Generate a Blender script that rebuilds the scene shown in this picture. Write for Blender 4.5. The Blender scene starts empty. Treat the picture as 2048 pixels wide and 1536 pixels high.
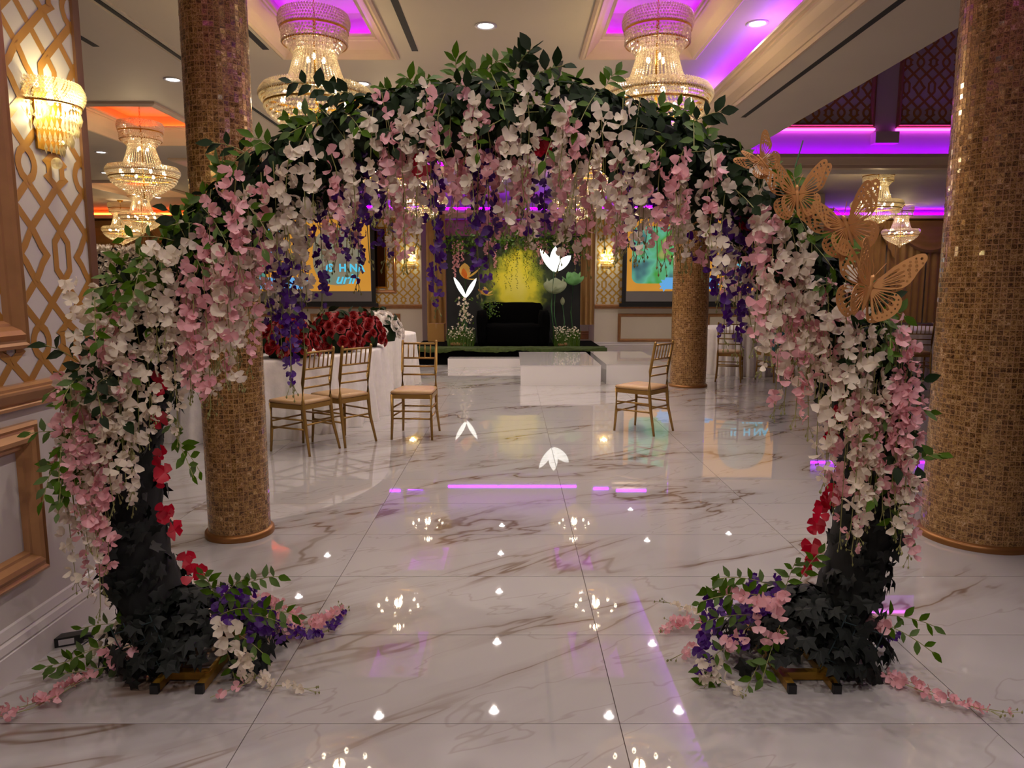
import bpy, bmesh, math, random
from mathutils import Vector, Matrix, Euler

scene = bpy.context.scene
COL = scene.collection
PI = math.pi
random.seed(11)

# ---------------------------------------------------------------- camera, world, exposure
CAM_H = 1.41
FPX = 1440.0
PITCH = math.atan(191.0 / FPX)
cam_data = bpy.data.cameras.new('camera')
cam_data.sensor_width = 36.0
cam_data.lens = FPX / 2048.0 * 36.0
cam_data.clip_start = 0.05
cam_data.clip_end = 100
cam = bpy.data.objects.new('camera', cam_data)
cam.location = (0, 0, CAM_H)
cam.rotation_euler = (PI / 2 - PITCH, 0, 0)
COL.objects.link(cam)
scene.camera = cam

world = bpy.data.worlds.new('world')
scene.world = world
world.use_nodes = True
world.node_tree.nodes['Background'].inputs[0].default_value = (0.0, 0.0, 0.0, 1)
world.node_tree.nodes['Background'].inputs[1].default_value = 0.0

scene.view_settings.view_transform = 'Standard'
scene.view_settings.look = 'None'
scene.view_settings.gamma = 1.0
scene.view_settings.use_curve_mapping = False
scene.view_settings.exposure = -0.12
try:
    scene.cycles.use_denoising = True
    scene.cycles.sample_clamp_indirect = 6.0
    scene.cycles.caustics_reflective = False
    scene.cycles.caustics_refractive = False
    scene.cycles.max_bounces = 8
    scene.cycles.diffuse_bounces = 4
    scene.cycles.glossy_bounces = 3
    scene.cycles.transparent_max_bounces = 8
except Exception:
    pass

# light strengths in one place
W_DOWN = 14.5        # each ceiling downlight
W_CHAND = 24.0       # each chandelier
E_PURPLE = 34.0       # purple LED strip emission
E_COFFER = 19.0
E_ORANGE = 16.0

# ---------------------------------------------------------------- pixel helpers (2048 x 1536 frame)
def ray(x, y):
    r, u = (x - 1024.0) / FPX, (768.0 - y) / FPX
    c, s = math.cos(PITCH), math.sin(PITCH)
    return Vector((r, c + u * s, -s + u * c))
def fl(x, y, z=0.0):
    d = ray(x, y); t = (z - CAM_H) / d.z
    return Vector((d.x * t, d.y * t, z))
def at(x, y, Y):
    d = ray(x, y); t = Y / d.y
    return Vector((d.x * t, Y, CAM_H + d.z * t))

# ---------------------------------------------------------------- materials
def lin(r, g, b):
    def f(c):
        c /= 255.0
        return c / 12.92 if c <= 0.04045 else ((c + 0.055) / 1.055) ** 2.4
    return (f(r), f(g), f(b), 1.0)

MATS = {}
def mat(name, col, rough=0.5, metal=0.0, var=0.0, vscale=8.0, bump=0.0, bscale=60.0, emit=None, estr=0.0, spec=0.5,
        transl=0.0, sheen=0.0, coat=0.0, island=0.0):
    m = bpy.data.materials.new(name); m.use_nodes = True
    nt = m.node_tree; N = nt.nodes; L = nt.links
    b = N['Principled BSDF']
    b.inputs['Base Color'].default_value = col
    b.inputs['Roughness'].default_value = rough
    b.inputs['Metallic'].default_value = metal
    b.inputs['Specular IOR Level'].default_value = spec
    if coat: b.inputs['Coat Weight'].default_value = coat
    if sheen: b.inputs['Sheen Weight'].default_value = sheen
    src = None
    tc = N.new('ShaderNodeTexCoord')
    if var > 0:
        nz = N.new('ShaderNodeTexNoise'); nz.inputs['Scale'].default_value = vscale; nz.inputs['Detail'].default_value = 4
        L.new(tc.outputs['Object'], nz.inputs['Vector'])
        hs = N.new('ShaderNodeHueSaturation'); hs.inputs['Color'].default_value = col
        mr = N.new('ShaderNodeMapRange')
        mr.inputs['From Min'].default_value = 0.3; mr.inputs['From Max'].default_value = 0.7
        mr.inputs['To Min'].default_value = 1 - var; mr.inputs['To Max'].default_value = 1 + var
        L.new(nz.outputs['Fac'], mr.inputs['Value']); L.new(mr.outputs['Result'], hs.inputs['Value'])
        src = hs
    if island > 0:
        g = N.new('ShaderNodeNewGeometry'); oi = N.new('ShaderNodeObjectInfo')
        ad = N.new('ShaderNodeMath'); ad.operation = 'ADD'
        L.new(g.outputs['Random Per Island'], ad.inputs[0]); L.new(oi.outputs['Random'], ad.inputs[1])
        fr = N.new('ShaderNodeMath'); fr.operation = 'FRACT'; L.new(ad.outputs[0], fr.inputs[0])
        mr = N.new('ShaderNodeMapRange')
        mr.inputs['To Min'].default_value = 1 - island; mr.inputs['To Max'].default_value = 1 + island
        L.new(fr.outputs[0], mr.inputs['Value'])
        hs = N.new('ShaderNodeHueSaturation')
        if src: L.new(src.outputs['Color'], hs.inputs['Color'])
        else: hs.inputs['Color'].default_value = col
        L.new(mr.outputs['Result'], hs.inputs['Value'])
        mr2 = N.new('ShaderNodeMapRange')
        mr2.inputs['To Min'].default_value = 1 + island * 1.2; mr2.inputs['To Max'].default_value = 1 - island * 0.8
        L.new(fr.outputs[0], mr2.inputs['Value']); L.new(mr2.outputs['Result'], hs.inputs['Saturation'])
        src = hs
    if src: L.new(src.outputs['Color'], b.inputs['Base Color'])
    if bump > 0:
        nz = N.new('ShaderNodeTexNoise'); nz.inputs['Scale'].default_value = bscale; nz.inputs['Detail'].default_value = 3
        L.new(tc.outputs['Object'], nz.inputs['Vector'])
        bp = N.new('ShaderNodeBump'); bp.inputs['Strength'].default_value = bump; bp.inputs['Distance'].default_value = 0.01
        L.new(nz.outputs['Fac'], bp.inputs['Height']); L.new(bp.outputs['Normal'], b.inputs['Normal'])
    if emit:
        b.inputs['Emission Color'].default_value = emit; b.inputs['Emission Strength'].default_value = estr
    if transl > 0:
        out = N['Material Output']
        tr = N.new('ShaderNodeBsdfTranslucent'); tr.inputs['Color'].default_value = col
        if src: L.new(src.outputs['Color'], tr.inputs['Color'])
        mx = N.new('ShaderNodeMixShader'); mx.inputs[0].default_value = transl
        L.new(b.outputs[0], mx.inputs[1]); L.new(tr.outputs[0], mx.inputs[2]); L.new(mx.outputs[0], out.inputs['Surface'])
    MATS[name] = m
    return m

def marble_mat():
    m = bpy.data.materials.new('marble_tile'); m.use_nodes = True
    nt = m.node_tree; N = nt.nodes; L = nt.links; b = N['Principled BSDF']
    geo = N.new('ShaderNodeNewGeometry')
    sn = N.new('ShaderNodeVectorMath'); sn.operation = 'SUBTRACT'; sn.inputs[1].default_value = (TX0, TY0, 0)
    L.new(geo.outputs['Position'], sn.inputs[0])
    dv = N.new('ShaderNodeVectorMath'); dv.operation = 'DIVIDE'; dv.inputs[1].default_value = (TW, TD * 2, 1)
    L.new(sn.outputs[0], dv.inputs[0])
    fo = N.new('ShaderNodeVectorMath'); fo.operation = 'FLOOR'; L.new(dv.outputs[0], fo.inputs[0])
    wn = N.new('ShaderNodeTexWhiteNoise'); L.new(fo.outputs[0], wn.inputs['Vector'])
    sc = N.new('ShaderNodeVectorMath'); sc.operation = 'SCALE'; sc.inputs['Scale'].default_value = 0.12
    L.new(wn.outputs['Color'], sc.inputs[0])
    ad = N.new('ShaderNodeVectorMath'); ad.operation = 'ADD'
    L.new(geo.outputs['Position'], ad.inputs[0]); L.new(sc.outputs[0], ad.inputs[1])
    mr0 = N.new('ShaderNodeMapping'); mr0.inputs['Rotation'].default_value = (0, 0, math.radians(-33))
    L.new(ad.outputs[0], mr0.inputs['Vector'])
    mp = N.new('ShaderNodeMapping'); mp.inputs['Scale'].default_value = (0.42, 1.5, 1)
    L.new(mr0.outputs[0], mp.inputs['Vector'])
    def vein(scale, width, detail, dist, col_fac):
        nz = N.new('ShaderNodeTexNoise'); nz.inputs['Scale'].default_value = scale; nz.inputs['Detail'].default_value = detail
        nz.inputs['Roughness'].default_value = 0.55; nz.inputs['Distortion'].default_value = dist
        L.new(mp.outputs[0], nz.inputs['Vector'])
        s = N.new('ShaderNodeMath'); s.operation = 'SUBTRACT'; s.inputs[1].default_value = 0.5; L.new(nz.outputs['Fac'], s.inputs[0])
        a = N.new('ShaderNodeMath'); a.operation = 'ABSOLUTE'; L.new(s.outputs[0], a.inputs[0])
        r = N.new('ShaderNodeMapRange'); r.interpolation_type = 'SMOOTHSTEP'
        r.inputs['From Min'].default_value = 0.0; r.inputs['From Max'].default_value = width
        r.inputs['To Min'].default_value = col_fac; r.inputs['To Max'].default_value = 0.0
        L.new(a.outputs[0], r.inputs['Value'])
        return r
    v1 = vein(0.8, 0.014, 5, 0.5, 0.85)
    v2 = vein(0.8, 0.055, 5, 0.5, 0.3)
    v3 = vein(1.5, 0.008, 4, 0.4, 0.22)
    brk = N.new('ShaderNodeTexNoise'); brk.inputs['Scale'].default_value = 0.9; L.new(ad.outputs[0], brk.inputs['Vector'])
    br = N.new('ShaderNodeMapRange'); br.inputs['From Min'].default_value = 0.38; br.inputs['From Max'].default_value = 0.54
    L.new(brk.outputs['Fac'], br.inputs['Value'])
    m1 = N.new('ShaderNodeMath'); m1.operation = 'MULTIPLY'; L.new(v1.outputs[0], m1.inputs[0]); L.new(br.outputs[0], m1.inputs[1])
    mx1 = N.new('ShaderNodeMath'); mx1.operation = 'MAXIMUM'; L.new(m1.outputs[0], mx1.inputs[0]); L.new(v3.outputs[0], mx1.inputs[1])
    m3 = N.new('ShaderNodeMath'); m3.operation = 'MULTIPLY'; L.new(v2.outputs[0], m3.inputs[0]); L.new(br.outputs[0], m3.inputs[1])
    mx2 = N.new('ShaderNodeMath'); mx2.operation = 'MAXIMUM'; L.new(mx1.outputs[0], mx2.inputs[0]); L.new(m3.outputs[0], mx2.inputs[1])
    mix = N.new('ShaderNodeMix'); mix.data_type = 'RGBA'
    mix.inputs['A'].default_value = (0.45, 0.425, 0.42, 1); mix.inputs['B'].default_value = (0.15, 0.085, 0.05, 1)
    L.new(mx2.outputs[0], mix.inputs['Factor']); L.new(mix.outputs['Result'], b.inputs['Base Color'])
    b.inputs['Roughness'].default_value = 0.02
    b.inputs['Specular IOR Level'].default_value = 0.9
    return m

def mosaic_mat():
    m = bpy.data.materials.new('mosaic_tile'); m.use_nodes = True
    nt = m.node_tree; N = nt.nodes; L = nt.links; b = N['Principled BSDF']
    g = N.new('ShaderNodeNewGeometry'); oi = N.new('ShaderNodeObjectInfo')
    ad = N.new('ShaderNodeMath'); ad.operation = 'ADD'
    L.new(g.outputs['Random Per Island'], ad.inputs[0]); L.new(oi.outputs['Random'], ad.inputs[1])
    fr = N.new('ShaderNodeMath'); fr.operation = 'FRACT'; L.new(ad.outputs[0], fr.inputs[0])
    nz = N.new('ShaderNodeTexNoise'); nz.inputs['Scale'].default_value = 55; nz.inputs['Detail'].default_value = 2
    nz.inputs['Distortion'].default_value = 2.2
    sc = N.new('ShaderNodeVectorMath'); sc.operation = 'SCALE'; L.new(fr.outputs[0], sc.inputs['Scale']); sc.inputs[0].default_value = (31, 17, 23)
    a2 = N.new('ShaderNodeVectorMath'); a2.operation = 'ADD'; L.new(g.outputs['Position'], a2.inputs[0]); L.new(sc.outputs[0], a2.inputs[1])
    L.new(a2.outputs[0], nz.inputs['Vector'])
    mm = N.new('ShaderNodeMath'); mm.operation = 'MULTIPLY_ADD'; mm.inputs[1].default_value = 0.42; L.new(fr.outputs[0], mm.inputs[0])
    n2 = N.new('ShaderNodeMapRange'); n2.inputs['From Min'].default_value = 0.4; n2.inputs['From Max'].default_value = 0.6
    n2.inputs['To Min'].default_value = 0.0; n2.inputs['To Max'].default_value = 0.58
    L.new(nz.outputs['Fac'], n2.inputs['Value']); L.new(n2.outputs[0], mm.inputs[2])
    cr = N.new('ShaderNodeValToRGB')
    e = cr.color_ramp.elements
    e[0].position = 0.0; e[0].color = (0.065, 0.026, 0.006, 1)
    e[1].position = 1.0; e[1].color = (0.72, 0.52, 0.34, 1)
    for p, c in ((0.3, (0.18, 0.084, 0.022, 1)), (0.6, (0.36, 0.19, 0.055, 1)), (0.9, (0.58, 0.36, 0.125, 1))):
        x = e.new(p); x.color = c
    L.new(mm.outputs[0], cr.inputs['Fac']); L.new(cr.outputs['Color'], b.inputs['Base Color'])
    b.inputs['Metallic'].default_value = 0.45
    b.inputs['Roughness'].default_value = 0.3
    b.inputs['Coat Weight'].default_value = 0.6; b.inputs['Coat Roughness'].default_value = 0.08
    return m

def screen_mat(name, cols, scale, strength):
    m = bpy.data.materials.new(name); m.use_nodes = True
    nt = m.node_tree; N = nt.nodes; L = nt.links
    N.remove(N['Principled BSDF'])
    em = N.new('ShaderNodeEmission'); em.inputs['Strength'].default_value = strength
    if len(cols) == 1:
        em.inputs['Color'].default_value = cols[0]
    else:
        tc = N.new('ShaderNodeTexCoord')
        nz = N.new('ShaderNodeTexNoise'); nz.inputs['Scale'].default_value = scale; nz.inputs['Detail'].default_value = 2
        L.new(tc.outputs['Object'], nz.inputs['Vector'])
        cr = N.new('ShaderNodeValToRGB'); e = cr.color_ramp.elements
        e[0].position = 0.3; e[0].color = cols[0]; e[1].position = 0.7; e[1].color = cols[-1]
        for i, c in enumerate(cols[1:-1]):
            x = e.new(0.3 + 0.4 * (i + 1) / (len(cols) - 1)); x.color = c
        L.new(nz.outputs['Fac'], cr.inputs['Fac']); L.new(cr.outputs['Color'], em.inputs['Color'])
    L.new(em.outputs[0], N['Material Output'].inputs['Surface'])
    MATS[name] = m
    return m

def backdrop_mat():
    # printed forest cloth: dark trunks at the sides, yellow green clearing in the middle
    m = bpy.data.materials.new('forest_print'); m.use_nodes = True
    nt = m.node_tree; N = nt.nodes; L = nt.links; b = N['Principled BSDF']
    tc = N.new('ShaderNodeTexCoord')
    sx = N.new('ShaderNodeSeparateXYZ'); L.new(tc.outputs['Object'], sx.inputs[0])
    nz = N.new('ShaderNodeTexNoise'); nz.inputs['Scale'].default_value = 4; nz.inputs['Detail'].default_value = 6
    L.new(tc.outputs['Object'], nz.inputs['Vector'])
    def mth(op, a, bb):
        n = N.new('ShaderNodeMath'); n.operation = op
        for i, v in enumerate((a, bb)):
            if isinstance(v, (int, float)): n.inputs[i].default_value = v
            else: L.new(v, n.inputs[i])
        return n.outputs[0]
    px = mth('MULTIPLY', mth('SUBTRACT', sx.outputs['X'], 0.06), 1.25)
    pz = mth('MULTIPLY', mth('SUBTRACT', sx.outputs['Z'], 1.15), 0.85)
    d = mth('SQRT', mth('ADD', mth('MULTIPLY', px, px), mth('MULTIPLY', pz, pz)), 0)
    d = mth('ADD', d, mth('MULTIPLY', mth('SUBTRACT', nz.outputs['Fac'], 0.5), 0.9))
    cr = N.new('ShaderNodeValToRGB'); e = cr.color_ramp.elements
    e[0].position = 0.0; e[0].color = (0.95, 0.88, 0.16, 1)
    e[1].position = 1.0; e[1].color = (0.012, 0.014, 0.016, 1)
    for p, c in ((0.4, (0.9, 0.82, 0.05, 1)), (0.62, (0.36, 0.42, 0.03, 1)), (0.8, (0.05, 0.08, 0.03, 1))):
        x = e.new(p); x.color = c
    L.new(d, cr.inputs['Fac']); L.new(cr.outputs['Color'], b.inputs['Base Color'])
    b.inputs['Roughness'].default_value = 0.8
    return m

def crystal_mat():
    m = bpy.data.materials.new('crystal'); m.use_nodes = True
    nt = m.node_tree; N = nt.nodes; L = nt.links
    N.remove(N['Principled BSDF'])
    gl = N.new('ShaderNodeBsdfGlossy'); gl.inputs['Roughness'].default_value = 0.05; gl.inputs['Color'].default_value = (1, 0.97, 0.9, 1)
    tl = N.new('ShaderNodeBsdfTranslucent'); tl.inputs['Color'].default_value = (1, 0.9, 0.66, 1)
    tp = N.new('ShaderNodeBsdfTransparent')
    m1 = N.new('ShaderNodeMixShader'); m1.inputs[0].default_value = 0.3; L.new(tl.outputs[0], m1.inputs[1]); L.new(gl.outputs[0], m1.inputs[2])
    m2 = N.new('ShaderNodeMixShader'); m2.inputs[0].default_value = 0.15; L.new(m1.outputs[0], m2.inputs[1]); L.new(tp.outputs[0], m2.inputs[2])
    L.new(m2.outputs[0], N['Material Output'].inputs['Surface'])
    return m

# floor tile grid, read from the joints
TW, TD = 1.2, 0.608
TX0, TY0 = 0.352, 2.187

mat('plaster', lin(194, 183, 166), 0.6, var=0.03, vscale=1.5)
mat('wall_paint', lin(198, 188, 184), 0.45, var=0.02, vscale=2)
mat('crown_paint', lin(214, 190, 160), 0.4)
mat('cream_paint', lin(216, 206, 186), 0.5, var=0.02, vscale=2)
mat('trellis_gold', lin(172, 122, 52), 0.38, 0.25, var=0.08, vscale=5)
mat('moulding_gold', lin(176, 128, 84), 0.32, 0.35, var=0.1, vscale=12)
mat('dark_gold_trim', lin(112, 78, 58), 0.35, 0.3)
mat('trellis_yellow', lin(198, 156, 58), 0.4, 0.2)
mat('white_trim_paint', lin(212, 204, 202), 0.35)
mat('grout', lin(96, 80, 78), 0.8)
mat('grout_tan', lin(186, 146, 98), 0.6)
mat('bronze', lin(150, 104, 58), 0.35, 0.6, var=0.1, vscale=9)
mat('black', lin(12, 12, 13), 0.6)
mat('black_velvet', lin(5, 5, 6), 1.0, spec=0.05, bump=0.2, bscale=9)
mat('screen_grey', lin(120, 116, 116), 0.6)
mat('chair_gold', lin(158, 122, 62), 0.32, 0.55, var=0.05, vscale=20)
mat('seat_vinyl', lin(186, 148, 104), 0.38, var=0.04, vscale=6)
mat('table_linen', lin(226, 220, 216), 0.55, var=0.05, vscale=14, bump=0.35, bscale=30)
mat('gold_metal', lin(196, 150, 60), 0.25, 0.9)
mat('arch_gold', lin(170, 128, 44), 0.35, 0.55)
mat('acrylic', lin(226, 222, 220), 0.06, coat=0.6)
mat('moss', lin(50, 64, 18), 0.95, var=0.4, vscale=24, bump=0.9, bscale=90)
mat('stem', lin(140, 140, 82), 0.6, var=0.2)
mat('bud', lin(196, 190, 120), 0.6)
mat('white_petal', lin(238, 226, 208), 0.55, transl=0.35, island=0.10)
mat('pink_petal', lin(240, 184, 190), 0.55, transl=0.35, island=0.16)
mat('purple_petal', lin(86, 42, 132), 0.55, transl=0.25, island=0.25)
mat('red_petal', lin(196, 20, 52), 0.5, transl=0.3, island=0.15)
mat('rose_red', lin(150, 6, 14), 0.55, transl=0.15, island=0.2)
mat('rose_white', lin(236, 228, 222), 0.6, transl=0.15, island=0.06)
mat('leaf_green', lin(80, 108, 44), 0.62, transl=0.2, island=0.3, spec=0.2)
mat('leaf_dark', lin(34, 48, 28), 0.7, transl=0.1, island=0.4, spec=0.15)
mat('ivy_black', lin(27, 31, 29), 0.6, island=0.35, spec=0.25)
mat('core_black', lin(10, 13, 12), 0.9)
mat('wire_blue', lin(52, 70, 74), 0.5, 0.5)
mat('butterfly_gold', lin(204, 148, 92), 0.4, 0.4)
mat('drape_pink', lin(206, 160, 150), 0.45, var=0.06, vscale=5, sheen=0.3)
mat('drape_gold', lin(172, 132, 76), 0.45, var=0.08, vscale=5, sheen=0.3)
mat('drape_fringe', lin(120, 92, 50), 0.7)
mat('cardboard', lin(168, 126, 66), 0.8)
mat('hedge', lin(26, 36, 38), 0.9, var=0.5, vscale=30)
mat('organza', lin(196, 206, 176), 0.6, transl=0.5)
mat('organza_green', lin(150, 206, 140), 0.6, transl=0.5)
mat('yellow_petal', lin(240, 206, 110), 0.55, transl=0.4)
mat('orange_petal', lin(230, 130, 50), 0.55, transl=0.4)
mat('plant_green', lin(60, 110, 66), 0.6)
mat('straw', lin(120, 92, 54), 0.9)
mat('teal_cloth', lin(30, 92, 104), 0.7, var=0.5, vscale=16)
mat('plastic_black', lin(22, 22, 24), 0.4)
mat('label_white', lin(200, 196, 200), 0.6)
mat('bottle_clear', lin(200, 206, 220), 0.15)
mat('blue_cap', lin(60, 66, 160), 0.4)
mat('mirror_amber', lin(150, 96, 40), 0.06, 0.95)
mat('chrome', lin(220, 220, 220), 0.15, 1.0)
mat('bulb_glow', (1, 0.9, 0.7, 1), 0.5, emit=(1, 0.84, 0.6, 1), estr=14)
mat('lens_glow', (1, 1, 1, 1), 0.5, emit=(1, 0.97, 0.95, 1), estr=9)
mat('led_purple', (0.4, 0.02, 1, 1), 0.5, emit=(0.26, 0.0, 1.0, 1), estr=E_PURPLE)
mat('led_magenta', (0.6, 0.02, 1, 1), 0.5, emit=(0.42, 0.0, 1.0, 1), estr=E_COFFER)
mat('led_pink', (1, 0.2, 0.9, 1), 0.5, emit=(0.9, 0.10, 1.0, 1), estr=5.0)
mat('led_orange', (1, 0.3, 0.05, 1), 0.5, emit=(1.0, 0.11, 0.015, 1), estr=E_ORANGE)
mat('neon_white', (1, 1, 1, 1), 0.5, emit=(0.92, 1.0, 0.95, 1), estr=1.5)
MATS['marble'] = marble_mat()
MATS['mosaic'] = mosaic_mat()
MATS['forest'] = backdrop_mat()
MATS['crystal'] = crystal_mat()
screen_mat('slide_orange', [lin(226, 158, 62), lin(214, 146, 56)], 1.2, 0.85)
screen_mat('slide_photo', [lin(60, 58, 84), lin(90, 140, 140), lin(120, 210, 170), lin(90, 180, 80), lin(210, 190, 120)], 1.7, 0.7)
screen_mat('slide_dim', [lin(120, 104, 92), lin(150, 140, 116), lin(120, 150, 130)], 1.6, 0.8)
screen_mat('slide_blue', [lin(110, 180, 240)], 1, 0.9)
screen_mat('slide_cyan', [lin(90, 205, 240)], 1, 1.0)

# ---------------------------------------------------------------- mesh builder and object helpers
class MB:
    def __init__(self):
        self.v = []; self.f = []
    def add(self, vs, fs, M=None):
        o = len(self.v)
        self.v.extend([tuple(M @ Vector(p)) for p in vs] if M is not None else [tuple(p) for p in vs])
        self.f.extend([tuple(i + o for i in f) for f in fs])
        return self
    def box(self, x0, x1, y0, y1, z0, z1, M=None):
        vs = [(x0, y0, z0), (x1, y0, z0), (x1, y1, z0), (x0, y1, z0), (x0, y0, z1), (x1, y0, z1), (x1, y1, z1), (x0, y1, z1)]
        fs = [(0, 3, 2, 1), (4, 5, 6, 7), (0, 1, 5, 4), (1, 2, 6, 5), (2, 3, 7, 6), (3, 0, 4, 7)]
        return self.add(vs, fs, M)
    def lathe(self, prof, n=24, a0=0.0, a1=2 * PI, M=None, rfun=None):
        full = abs(a1 - a0 - 2 * PI) < 1e-6
        k = n if full else n + 1
        vs = []
        for r, z in prof:
            for i in range(k):
                a = a0 + (a1 - a0) * i / n
                rr = r * (rfun(a, z) if rfun else 1.0)
                vs.append((rr * math.cos(a), rr * math.sin(a), z))
        fs = []
        for j in range(len(prof) - 1):
            for i in range(n):
                b = (i + 1) % k
                fs.append((j * k + i, j * k + b, (j + 1) * k + b, (j + 1) * k + i))
        return self.add(vs, fs, M)
    def tube(self, pts, r, n=6, cap=True, M=None):
        pts = [Vector(p) for p in pts]
        rs = r if isinstance(r, (list, tuple)) else [r] * len(pts)
        vs = []; fs = []
        for i, p in enumerate(pts):
            t = (pts[min(i + 1, len(pts) - 1)] - pts[max(i - 1, 0)]).normalized()
            u = t.cross(Vector((0, 0, 1)))
            if u.length < 1e-3: u = t.cross(Vector((1, 0, 0)))
            u.normalize(); w = t.cross(u)
            for k in range(n):
                a = 2 * PI * k / n
                vs.append(p + u * math.cos(a) * rs[i] + w * math.sin(a) * rs[i])
        for i in range(len(pts) - 1):
            for k in range(n):
                fs.append((i * n + k, i * n + (k + 1) % n, (i + 1) * n + (k + 1) % n, (i + 1) * n + k))
        if cap:
            fs.append(tuple(range(n - 1, -1, -1))); fs.append(tuple((len(pts) - 1) * n + k for k in range(n)))
        return self.add(vs, fs, M)
    def octa(self, c, r, rz=None):
        x, y, z = c; rz = rz or r
        return self.add([(x + r, y, z), (x, y + r, z), (x - r, y, z), (x, y - r, z), (x, y, z + rz), (x, y, z - rz)],
                        [(0, 1, 4), (1, 2, 4), (2, 3, 4), (3, 0, 4), (1, 0, 5), (2, 1, 5), (3, 2, 5), (0, 3, 5)])
    def ball(self, c, r, n=8, m=5, sz=1.0):
        prof = [(max(1e-4, r * math.sin(PI * j / m)), c[2] - sz * r * math.cos(PI * j / m)) for j in range(m + 1)]
        return self.lathe(prof, n, M=Matrix.Translation((c[0], c[1], 0)))
    def sweep_rect(self, x0, x1, y0, y1, prof):
        # prof: (inward offset, z) ring around a rectangle, mitred corners
        o = len(self.v); k = len(prof)
        for d, z in prof:
            self.v += [(x0 + d, y0 + d, z), (x1 - d, y0 + d, z), (x1 - d, y1 - d, z), (x0 + d, y1 - d, z)]
        for j in range(k - 1):
            for i in range(4):
                b = (i + 1) % 4
                self.f.append((o + j * 4 + i, o + j * 4 + b, o + (j + 1) * 4 + b, o + (j + 1) * 4 + i))
        return self
    def extrude_profile(self, prof, p0, p1, M=None):
        # prof: list of 3D points; swept from offset p0 to p1
        p0 = Vector(p0); p1 = Vector(p1); k = len(prof)
        vs = [Vector(q) + p0 for q in prof] + [Vector(q) + p1 for q in prof]
        fs = [(i, (i + 1) % k, k + (i + 1) % k, k + i) for i in range(k)]
        fs += [tuple(range(k - 1, -1, -1)), tuple(range(k, 2 * k))]
        return self.add(vs, fs, M)
    def mesh(self, name, m, smooth=False):
        me = bpy.data.meshes.new(name)
        me.from_pydata(self.v, [], self.f)
        me.materials.append(MATS[m])
        if smooth:
            me.polygons.foreach_set('use_smooth', [True] * len(me.polygons))
        me.update()
        return me
    def build(self, name, m, parent=None, smooth=False, loc=None, **kw):
        o = bpy.data.objects.new(name, self.mesh(name, m, smooth))
        COL.objects.link(o)
        if parent is not None: o.parent = parent
        if loc is not None: o.location = loc
        for k, v in kw.items(): o[k] = v
        return o

def fix_normals(o):
    bm = bmesh.new(); bm.from_mesh(o.data); bmesh.ops.recalc_face_normals(bm, faces=bm.faces); bm.to_mesh(o.data); bm.free()
    return o
def thing(name, label, cat, loc=(0, 0, 0), rz=0.0, group=None):
    o = bpy.data.objects.new(name, None); COL.objects.link(o)
    o.empty_display_size = 0.1
    o.location = loc; o.rotation_euler = (0, 0, rz)
    o['label'] = label; o['category'] = cat
    if group: o['group'] = group
    return o
def tag(o, label, cat, group=None):
    o['label'] = label; o['category'] = cat
    if group: o['group'] = group
    return o
def struct(o, label=None, cat=None):
    o['kind'] = 'structure'
    if label: o['label'] = label
    if cat: o['category'] = cat
    return o
def inst(name, me, M, parent=None):
    o = bpy.data.objects.new(name, me); COL.objects.link(o)
    if parent is not None: o.parent = parent
    o.matrix_local = M
    return o
def copy_tree(o, parent=None):
    c = o.copy(); COL.objects.link(c); c.parent = parent
    for ch in o.children: copy_tree(ch, c)
    return c
def join_inst(items, name, m, parent, smooth=False):
    # items: (mesh, matrix) pieces too many or too small to be objects
    mb = MB()
    cache = {}
    for me, M in items:
        if me.name not in cache:
            cache[me.name] = ([v.co.copy() for v in me.vertices], [tuple(p.vertices) for p in me.polygons])
        vs, fs = cache[me.name]
        mb.add(vs, fs, M)
    return mb.build(name, m, parent, smooth, kind='stuff')
def light(name, kind, loc, power, col, parent=None, **kw):
    ld = bpy.data.lights.new(name, kind); ld.energy = power; ld.color = col
    for k, v in kw.items(): setattr(ld, k, v)
    o = bpy.data.objects.new(name, ld); COL.objects.link(o)
    if parent is not None: o.parent = parent
    o.location = loc
    return o

# ================================================================ THE SETTING
CEIL = 3.5
SOFF = 3.16
LW = -1.83           # face of the near wall
LW_END = 3.19
BW = 16.5            # back wall
WING = 20.0          # back of the side wings

# ---- floor: grout bed and marble tiles
fb = MB(); fb.box(-12.6, 12.6, -3.6, WING + 0.3, -0.12, -0.004)
floor = struct(fb.build('floor', 'grout'), 'polished white marble tile floor with brown veins', 'floor')
tm = MB()
hx, hy = TW / 2 - 0.0016, TD / 2 - 0.0016
tm.v = [(-hx, -hy, -0.006), (hx, -hy, -0.006), (hx, hy, -0.006), (-hx, hy, -0.006), (-hx, -hy, 0), (hx, -hy, 0), (hx, hy, 0), (-hx, hy, 0)]
tm.f = [(4, 5, 6, 7), (0, 1, 5, 4), (1, 2, 6, 5), (2, 3, 7, 6), (3, 0, 4, 7)]
tile_me = tm.mesh('floor_tile', 'marble')
cand = []
for i in range(-11, 11):
    for j in range(-9, 30):
        x, y = TX0 + (i + .5) * TW, TY0 + (j + .5) * TD
        if y > WING: continue
        seen = y > 1.2 and abs(x) < 0.74 * y + 0.9 and y < BW and not (x < LW - 0.6 and y < LW_END)
        cand.append((0 if seen else 1, y, x))
cand.sort()
rest = []
for n, (s, y, x) in enumerate(cand):
    if n < 300 and s == 0: inst('floor_tile', tile_me, Matrix.Translation((x, y, 0)), floor)
    else: rest.append((tile_me, Matrix.Translation((x, y, 0))))
join_inst(rest, 'floor_tiles', 'marble', floor)

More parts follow.
